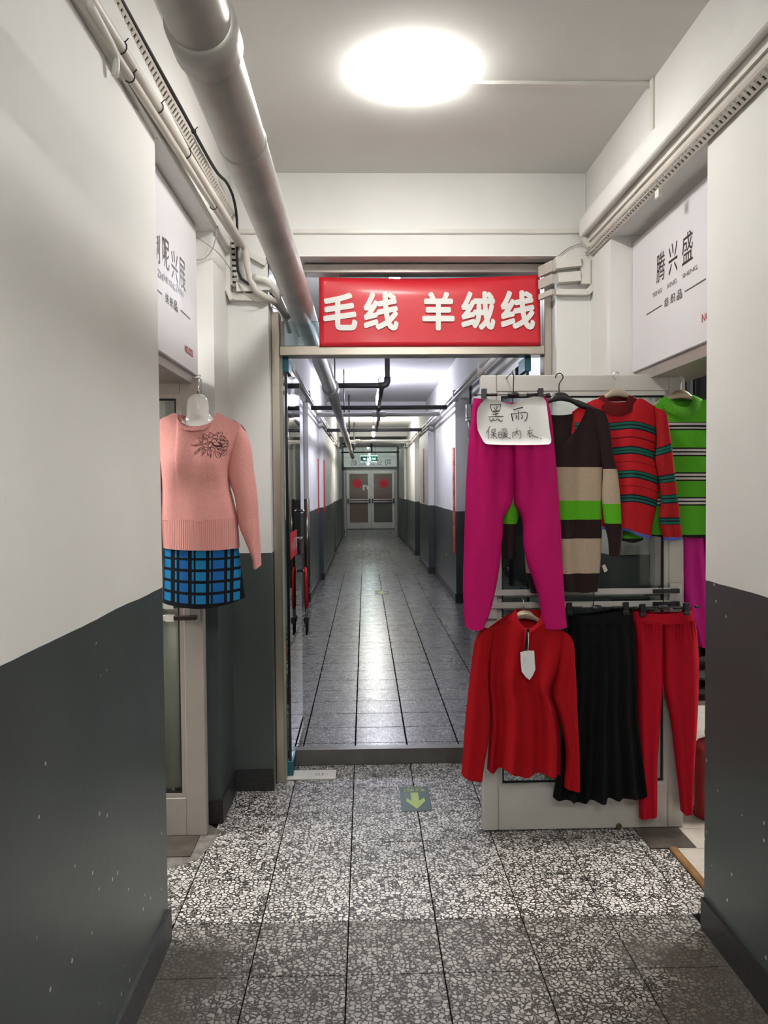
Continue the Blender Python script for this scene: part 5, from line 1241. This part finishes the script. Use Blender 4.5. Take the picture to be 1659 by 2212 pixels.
body = panel('body', t, PINKK, Ym, [(336, 935), (352, 912), (372, 902), (391, 897), (398, 914), (414, 927), (432, 931), (452, 926), (468, 913), (477, 896), (495, 904), (514, 914), (530, 934)],
      [(350, 1122), (390, 1123), (432, 1124), (475, 1123), (514, 1120)], [(336, 935), (349, 1010), (352, 1060), (350, 1122)], [(530, 934), (500, 1000), (497, 1045), (506, 1085), (514, 1120)], 0.100, 0.085,
      Tb=[(336, 935), (352, 912), (372, 902), (391, 897), (405, 900), (420, 902), (432, 903), (446, 902), (462, 900), (477, 896), (495, 904), (514, 914), (530, 934)], folds=bustf, ns=64, nt=44, power=2.0)
panel('hem', t, PINKR, Ym, [(350, 1119), (390, 1120), (432, 1121), (475, 1120), (514, 1118)], [(353, 1182), (390, 1184), (432, 1185), (475, 1185), (518, 1183)], [(350, 1119), (351, 1150), (353, 1182)], [(514, 1118), (516, 1150), (518, 1183)], 0.103, 0.088, ns=64, nt=14, power=2.0)
panel('sleeve', t, PINKK, Ym+0.005, [(494, 906), (514, 912), (531, 932)], [(547, 1226), (556, 1227), (564, 1221)], [(494, 906), (492, 960), (490, 1013), (497, 1045), (507, 1075), (515, 1132), (528, 1165), (544, 1203), (547, 1226)], [(531, 932), (543, 968), (549, 1018), (556, 1069), (559, 1120), (562, 1170), (564, 1221)], 0.050, 0.045, ns=28, nt=50, power=2.0)
panel('sleeve', t, PINKK, Ym+0.005, [(334, 934), (345, 915), (360, 908)], [(300, 1221), (308, 1227), (316, 1226)], [(334, 934), (322, 968), (312, 1018), (306, 1069), (300, 1221)], [(360, 908), (362, 960), (360, 1013), (346, 1075), (336, 1132), (320, 1203), (316, 1226)], 0.050, 0.045, ns=20, nt=40, power=2.0)
collar('neck_rib', t, rib_fabric('pink_neck_rib', (0.70, 0.30, 0.28, 1), 44), [(391, 896), (398, 911), (412, 921), (432, 924), (452, 920), (467, 911), (477, 895)], [(381, 898), (392, 918), (408, 931), (432, 935), (456, 930), (473, 917), (484, 898)], Ym, 0.108, 902)
# embroidered flower: threads laid on the knit
bpy.context.view_layer.update()
me = body.data; wl = WLOC[body.name]
bvh = BVHTree.FromPolygons([tuple(Vector(v_.co)+wl) for v_ in me.vertices], [tuple(p_.vertices) for p_ in me.polygons])
def on_knit(u, v):
    p = at(u, v, Ym); h = bvh.ray_cast(Vector((p.x, Ym-0.5, p.z)), Vector((0, 1, 0)))
    return (h[0] + Vector((0, -0.0008, 0))) if h[0] else Vector((p.x, Ym-0.1, p.z))
fl = [[(80,1540),(180,1545),(310,1500),(420,1540),(320,1545),(220,1570),(80,1540)],[(440,1600),(300,1665),(330,1690),(440,1640)],[(340,1690),(230,1740),(190,1800),(260,1790),(350,1700)],
 [(460,1630),(425,1720),(435,1840),(480,1760),(480,1650)],[(535,1690),(510,1790),(435,1840),(390,1890)],[(640,1640),(590,1740),(600,1850),(660,1760),(660,1660)],[(690,1720),(690,1830),(600,1860)],[(690,1830),(670,1940),(700,1880),(690,1830)],
 [(780,1740),(755,1850)],[(800,1740),(820,1850),(880,1940)],[(850,1740),(900,1850),(930,1950)],[(860,1720),(940,1810),(950,1900),(965,1810),(900,1740)],[(660,1620),(740,1610),(830,1690),(800,1730),(700,1700),(660,1620)],
 [(440,1500),(560,1520),(610,1600),(470,1595),(430,1540),(440,1500)],[(470,1600),(520,1690),(640,1640),(650,1600)],[(430,1430),(480,1360),(580,1360),(570,1460),(530,1500),(440,1490),(430,1430)],[(570,1500),(620,1430),(690,1430),(640,1480),(600,1530)],[(610,1600),(610,1500),(680,1440),(720,1520),(660,1610),(610,1600)],
 [(310,1310),(320,1390),(400,1430),(440,1400),(380,1330),(310,1310)],[(330,1460),(420,1490),(340,1430)],[(430,1230),(470,1195),(600,1270),(620,1320),(560,1335),(480,1300),(430,1230)],[(420,1270),(460,1360),(430,1230)],[(620,1180),(650,1145),(740,1230),(690,1300),(640,1270),(620,1180)],
 [(740,1230),(830,1180),(860,1120),(885,1150),(870,1230)],[(890,1190),(990,1115),(1000,1200),(940,1240)],[(740,1250),(800,1230),(860,1240),(865,1330),(760,1330),(720,1300),(740,1250)],[(700,1370),(760,1340),(830,1360),(830,1420),(740,1470),(690,1430),(700,1370)],
 [(910,1300),(960,1250),(1040,1240),(1000,1290),(930,1330)],[(1040,1250),(1100,1280),(1060,1330),(960,1340)],[(840,1420),(860,1370),(950,1340),(940,1400)],[(1020,1360),(1080,1320),(1140,1370),(1080,1390),(1020,1360)],[(930,1420),(1000,1380),(1070,1420),(1030,1480),(960,1460),(930,1420)],[(1090,1420),(1160,1380),(1180,1440),(1120,1450)],[(1000,1540),(1060,1480),(1130,1460),(1110,1540),(1040,1570)],[(1140,1460),(1165,1530),(1120,1600)],[(830,1610),(920,1640),(1040,1590),(1020,1650),(900,1660)],[(1040,1590),(1120,1570),(1110,1650),(1000,1690),(1030,1640)],[(860,1650),(950,1710),(1050,1700),(1060,1750),(960,1740)],[(1060,1720),(1120,1680),(1110,1780),(1040,1840),(980,1800),(1050,1780)]]
g = MB()
for s_ in fl:
    P = [on_knit(420+a/14.75, 860+b/14.75) for a, b in smooth_poly(s_, max(8, 5*len(s_)))]
    g.tube(P, 0.00085, 5)
for a0, b0, a1, b1, r_ in ((700,1450,760,1530,0.0018),(740,1530,830,1570,0.003),(800,1565,1000,1555,0.0034),(870,1440,960,1500,0.0022),(960,1500,1000,1540,0.0028)):
    g.tube([on_knit(420+(a0+(a1-a0)*k/6)/14.75, 860+(b0+(b1-b0)*k/6)/14.75) for k in range(7)], r_, 6)
g.build('embroidered_flower', plain('maroon_thread', (0.035, 0.006, 0.008, 1), 0.7), t)
def plaid(k, sep):
    u = k.math('DIVIDE', k.math('SUBTRACT', sep.outputs[0], 300/2212.0), 260/2212.0)
    K_, B1, B2 = (0.004, 0.005, 0.008, 1), (0.012, 0.19, 0.42, 1), (0.010, 0.115, 0.36, 1)
    st_ = [(0, K_), (300, B1), (316, K_), (330, B2), (348, K_), (359.5, B1), (377, K_), (387, B1), (391, K_), (397, B2), (416, K_), (424, B1), (428.5, K_), (433, B1), (454, K_), (461, B1), (464, K_), (468, B2), (490, K_), (497, B1), (502, K_), (509, B1), (521, K_), (530, B2), (548, K_)]
    cu = k.ramp(u, [(max(0.0, (a-300)/260.0), c) for a, c in st_])
    v = k.math('DIVIDE', k.math('SUBTRACT', sep.outputs[1], 1165/2212.0), 140/2212.0)
    W_, Z_ = (1, 1, 1, 1), (0, 0, 0, 1); fv = lambda q: (q-1165)/140.0
    W_, Z_ = (1, 1, 1, 1), (0, 0, 0, 1)
    rv = k.ramp(v, [(0, W_), (fv(1199), Z_), (fv(1204), W_), (fv(1221), Z_), (fv(1227), W_), (fv(1244), Z_), (fv(1250), W_), (fv(1267), Z_), (fv(1273), W_), (fv(1290), Z_)])
    return k.mix(rv, K_, cu)
PLAID = fabric('blue_black_plaid', (0.01, 0.1, 0.3, 1), rough=0.85, sheen=0.1, knit=0.15, extra=plaid)
t = thing('skirt', 'short blue and black plaid skirt under the pink sweater', 'skirt', at(440, 1300, Ym))
panel('cloth', t, PLAID, Ym+0.002, [(355, 1172), (395, 1174), (435, 1175), (476, 1174), (514, 1172)], [(352, 1300), (390, 1304), (440, 1308), (490, 1302), (530, 1290)], [(355, 1172), (354, 1240), (352, 1300)], [(514, 1172), (523, 1240), (530, 1290)], 0.092, 0.085, ns=60, nt=30, power=2.0, sag=lambda u, v: 8*(v-1172)/130.0*math.sin((u-352)/178.0*PI))
# ================================================================== SMALL THINGS
# floor arrow stickers
def floor_sticker(label, x0, x1, y0, y1):
    t = thing('floor_sticker', label, 'sticker', ((x0+x1)/2, (y0+y1)/2, 0), 'green exit arrows on the floor')
    MB().box(x0, x1, y0, y1, 0.0005, 0.0018, 0.0005).build('sheet', plain('dark_green_vinyl', (0.018, 0.060, 0.050, 1), 0.4), t)
    w_, h_ = x1-x0, y1-y0; YEL = plain('luminous_yellow_green', (0.44, 0.58, 0.16, 1), 0.5)
    P = lambda a, b: (x0+a*w_, y0+b*h_)
    arrow = [(0.36, 0.74), (0.62, 0.74), (0.62, 0.40), (0.80, 0.52), (0.82, 0.38), (0.50, 0.08), (0.18, 0.38), (0.20, 0.52), (0.36, 0.40)]
    MB().prism([P(a, b) for a, b in arrow], lambda a, b, k: (a, b, 0.0019 + 0.0005*k), 0).build('arrow', YEL, t)
    g = MB()
    for i, ch in enumerate('口出全安'):
        a0 = 0.16 + i*0.185
        bl, br, tl = P(a0+0.15, 0.90), P(a0, 0.90), P(a0+0.15, 0.78)
        lettering(ch, (bl[0], bl[1], 0.0022), (br[0], br[1], 0.0022), (tl[0], tl[1], 0.0022), None, None, 0.02, mb=g)
    bl, br, tl = P(0.78, 0.96), P(0.24, 0.96), P(0.78, 0.92)
    lettering('EXIT', (bl[0], bl[1], 0.0022), (br[0], br[1], 0.0022), (tl[0], tl[1], 0.0022), None, None, 0.02, mb=g)
    g.build('lettering', YEL, t)
floor_sticker('green floor sticker with a yellow arrow in front of the threshold', 0.157, 0.300, 3.572, 3.866)
floor_sticker('tiny distant green arrow sticker on the corridor floor', 0.13, 0.33, 10.9, 11.35)
# fire extinguishers
def extinguisher(label, c, r, h, lab):
    t = thing('fire_extinguisher', label, 'extinguisher', (c[0], c[1], c[2]), 'red fire extinguishers')
    ER = plain('extinguisher_red', (0.36, 0.008, 0.014, 1), 0.25, coat=0.4)
    x, y, z = c
    MB().lathe([(r*0.9, 0), (r, 0.012), (r, h*0.80), (r*0.93, h*0.87), (r*0.7, h*0.94), (r*0.35, h*0.98), (r*0.3, h)], c, 28).build('cylinder', ER, t, True)
    MB().lathe([(r*0.3, h), (r*0.34, h+0.01), (r*0.34, h+0.03), (0.012, h+0.035), (0.012, h+0.05)], c, 14).build('valve', CHROME, t, True)
    MB().obox((x-0.02, y-0.01, z+h+0.055), (x+0.10, y-0.03, z+h+0.075), (0, 0, 1), 0.022, 0.012).build('handle', BLK, t)
    MB().obox((x-0.02, y-0.01, z+h+0.040), (x+0.08, y-0.03, z+h+0.030), (0, 0, 1), 0.020, 0.008).build('lever', BLK, t)
    tube('hose', sm([(x+0.02, y, z+h+0.03), (x+r*0.7, y-r*0.3, z+h+0.02), (x+r*1.1, y-r*0.3, z+h*0.8), (x+r*1.1, y-r*0.3, z+h*0.45)], 14), 0.009, BLKR, t, 8)
    # printed label wrapped on the front
    def wrap(nm, a0, a1, z0, z1, mat, dr):
        V = []; n = 10
        for i in range(n+1):
            a = a0+(a1-a0)*i/n
            for zz in (z0, z1): V.append((x+(r+dr)*math.sin(a), y-(r+dr)*math.cos(a), z+h*zz))
        mk(nm, V, [(2*i, 2*i+2, 2*i+3, 2*i+1) for i in range(n)], mat, t, True)
    wrap('label_border', -0.62, 0.62, 0.30, 0.72, PVCW, 0.0006); wrap('label_field', -0.58, 0.58, 0.33, 0.71, plain('label_red', (0.25, 0.02, 0.03, 1), 0.5), 0.0010)
    wrap('instruction_panel', -0.5, 0.5, 0.60, 0.67, plain('panel_grey', (0.5, 0.48, 0.46, 1), 0.5), 0.0014); wrap('instruction_panel', -0.5, 0.5, 0.51, 0.58, MATS['panel_grey'], 0.0014)
    wrap('pictogram', -0.28, -0.02, 0.62, 0.65, INK, 0.0018); wrap('pictogram', -0.28, 0.05, 0.53, 0.57, plain('panel_blue', (0.03, 0.06, 0.2, 1), 0.5), 0.0018)
    wrap('label_foot', -0.58, 0.58, 0.305, 0.345, plain('label_blue', (0.04, 0.09, 0.32, 1), 0.5), 0.0014)
    return t
extinguisher('red fire extinguisher beside the near right wall corner', (1.545, 3.46, 0.004), 0.078, 0.36, True)
extinguisher('red fire extinguisher behind the left glass door', (-0.57, 5.45, 0.0), 0.062, 0.42, True)
# shelf with wrapped goods in the right shop
t = thing('shop_shelf', 'shop shelf of wrapped goods right of the red leggings', 'shelf', (1.75, 3.95, 0))
SH = plain('shelf_board', (0.40, 0.33, 0.26, 1), 0.5)
for z in (0.42, 0.80, 1.16): MB().box(1.45, 2.3, 3.75, 4.15, z, z+0.025, 0.003).build('board', SH, t)
for x in (1.45, 2.275): MB().box(x, x+0.025, 3.75, 4.15, 0.004, 1.185, 0.002).build('side_panel', SH, t)
def packet(label, x0, x1, y0, y1, z0, z1, mat, seed):
    """a pillow of cloth in crinkled plastic"""
    rnd = random.Random(seed); n = 10; V = []; Fc = []
    for k, sgn in ((0, -1), (1, 1)):
        for j in range(n+1):
            for i in range(n+1):
                a, b = i/n, j/n; pr = (max(0, 1-abs(2*a-1)**4)*max(0, 1-abs(2*b-1)**4))**0.5
                V.append((x0+(x1-x0)*a, y0+(y1-y0)*b, (z0+z1)/2 + sgn*pr*(z1-z0)/2*(0.86+0.14*rnd.random())))
    M_ = (n+1)**2
    for j in range(n):
        for i in range(n):
            a = j*(n+1)+i; Fc.append((a, a+n+1, a+n+2, a+1)); b = a+M_; Fc.append((b, b+1, b+n+2, b+n+1))
    t = thing('wrapped_packet', label, 'packet', ((x0+x1)/2, (y0+y1)/2, z0), 'wrapped goods on the shop shelf')
    mk('wrapping', V, Fc, mat, t); return t
FILM = [plain('black_film', (0.02, 0.02, 0.022, 1), 0.12, coat=0.8), plain('silver_film', (0.55, 0.55, 0.56, 1), 0.15, 0.7), plain('dark_brown_film', (0.06, 0.045, 0.035, 1), 0.2, coat=0.6), plain('tan_cloth', (0.36, 0.24, 0.14, 1), 0.8)]
lbs = {(0, 0): 'lowest wrapped packet on the lower shelf', (0, 1): 'second wrapped packet from the bottom of the lower shelf', (0, 2): 'third wrapped packet up on the lower shelf', (0, 3): 'topmost wrapped packet on the lower shelf',
       (1, 0): 'lowest wrapped packet on the middle shelf', (1, 1): 'second wrapped packet on the middle shelf', (1, 2): 'topmost wrapped packet on the middle shelf', (2, 0): 'lower packet on the top shelf', (2, 1): 'upper packet on the top shelf'}
for (s_, k), lb in lbs.items():
    z = (0.447, 0.827, 1.187)[s_] + k*0.082
    packet(lb + ' right of the red leggings', 1.48+0.012*k, 2.2, 3.72-0.01*k, 4.12, z, z+0.08, FILM[(0, 1, 0, 1)[k] if s_ == 0 else ((0, 2, 3)[k] if s_ == 1 else (2, 3)[k])], s_*10+k)
t = thing('dark_curtain', 'black curtain behind the green sweater in the right shop', 'curtain', (1.9, 3.66, 1.3))
V = []; n = 70
for i in range(n+1):
    x = 1.435 + i*0.9/n; yy = 3.66 + 0.02*math.sin(i*0.8) + 0.01*math.sin(i*2.1)
    for z in (1.30, 2.30): V += [(x, yy, z), (x, yy+0.004, z)]
Fc = []
for i in range(n):
    a = 4*i; Fc += [(a, a+4, a+6, a+2), (a+1, a+3, a+7, a+5), (a+2, a+6, a+7, a+3), (a, a+1, a+5, a+4)]
mk('cloth', V, Fc, plain('black_cloth', (0.010, 0.010, 0.013, 1), 0.9), t, True)
tube('curtain_rod', [(1.425, 3.66, 2.31), (2.4, 3.66, 2.31)], 0.012, CHROME, t, 10)
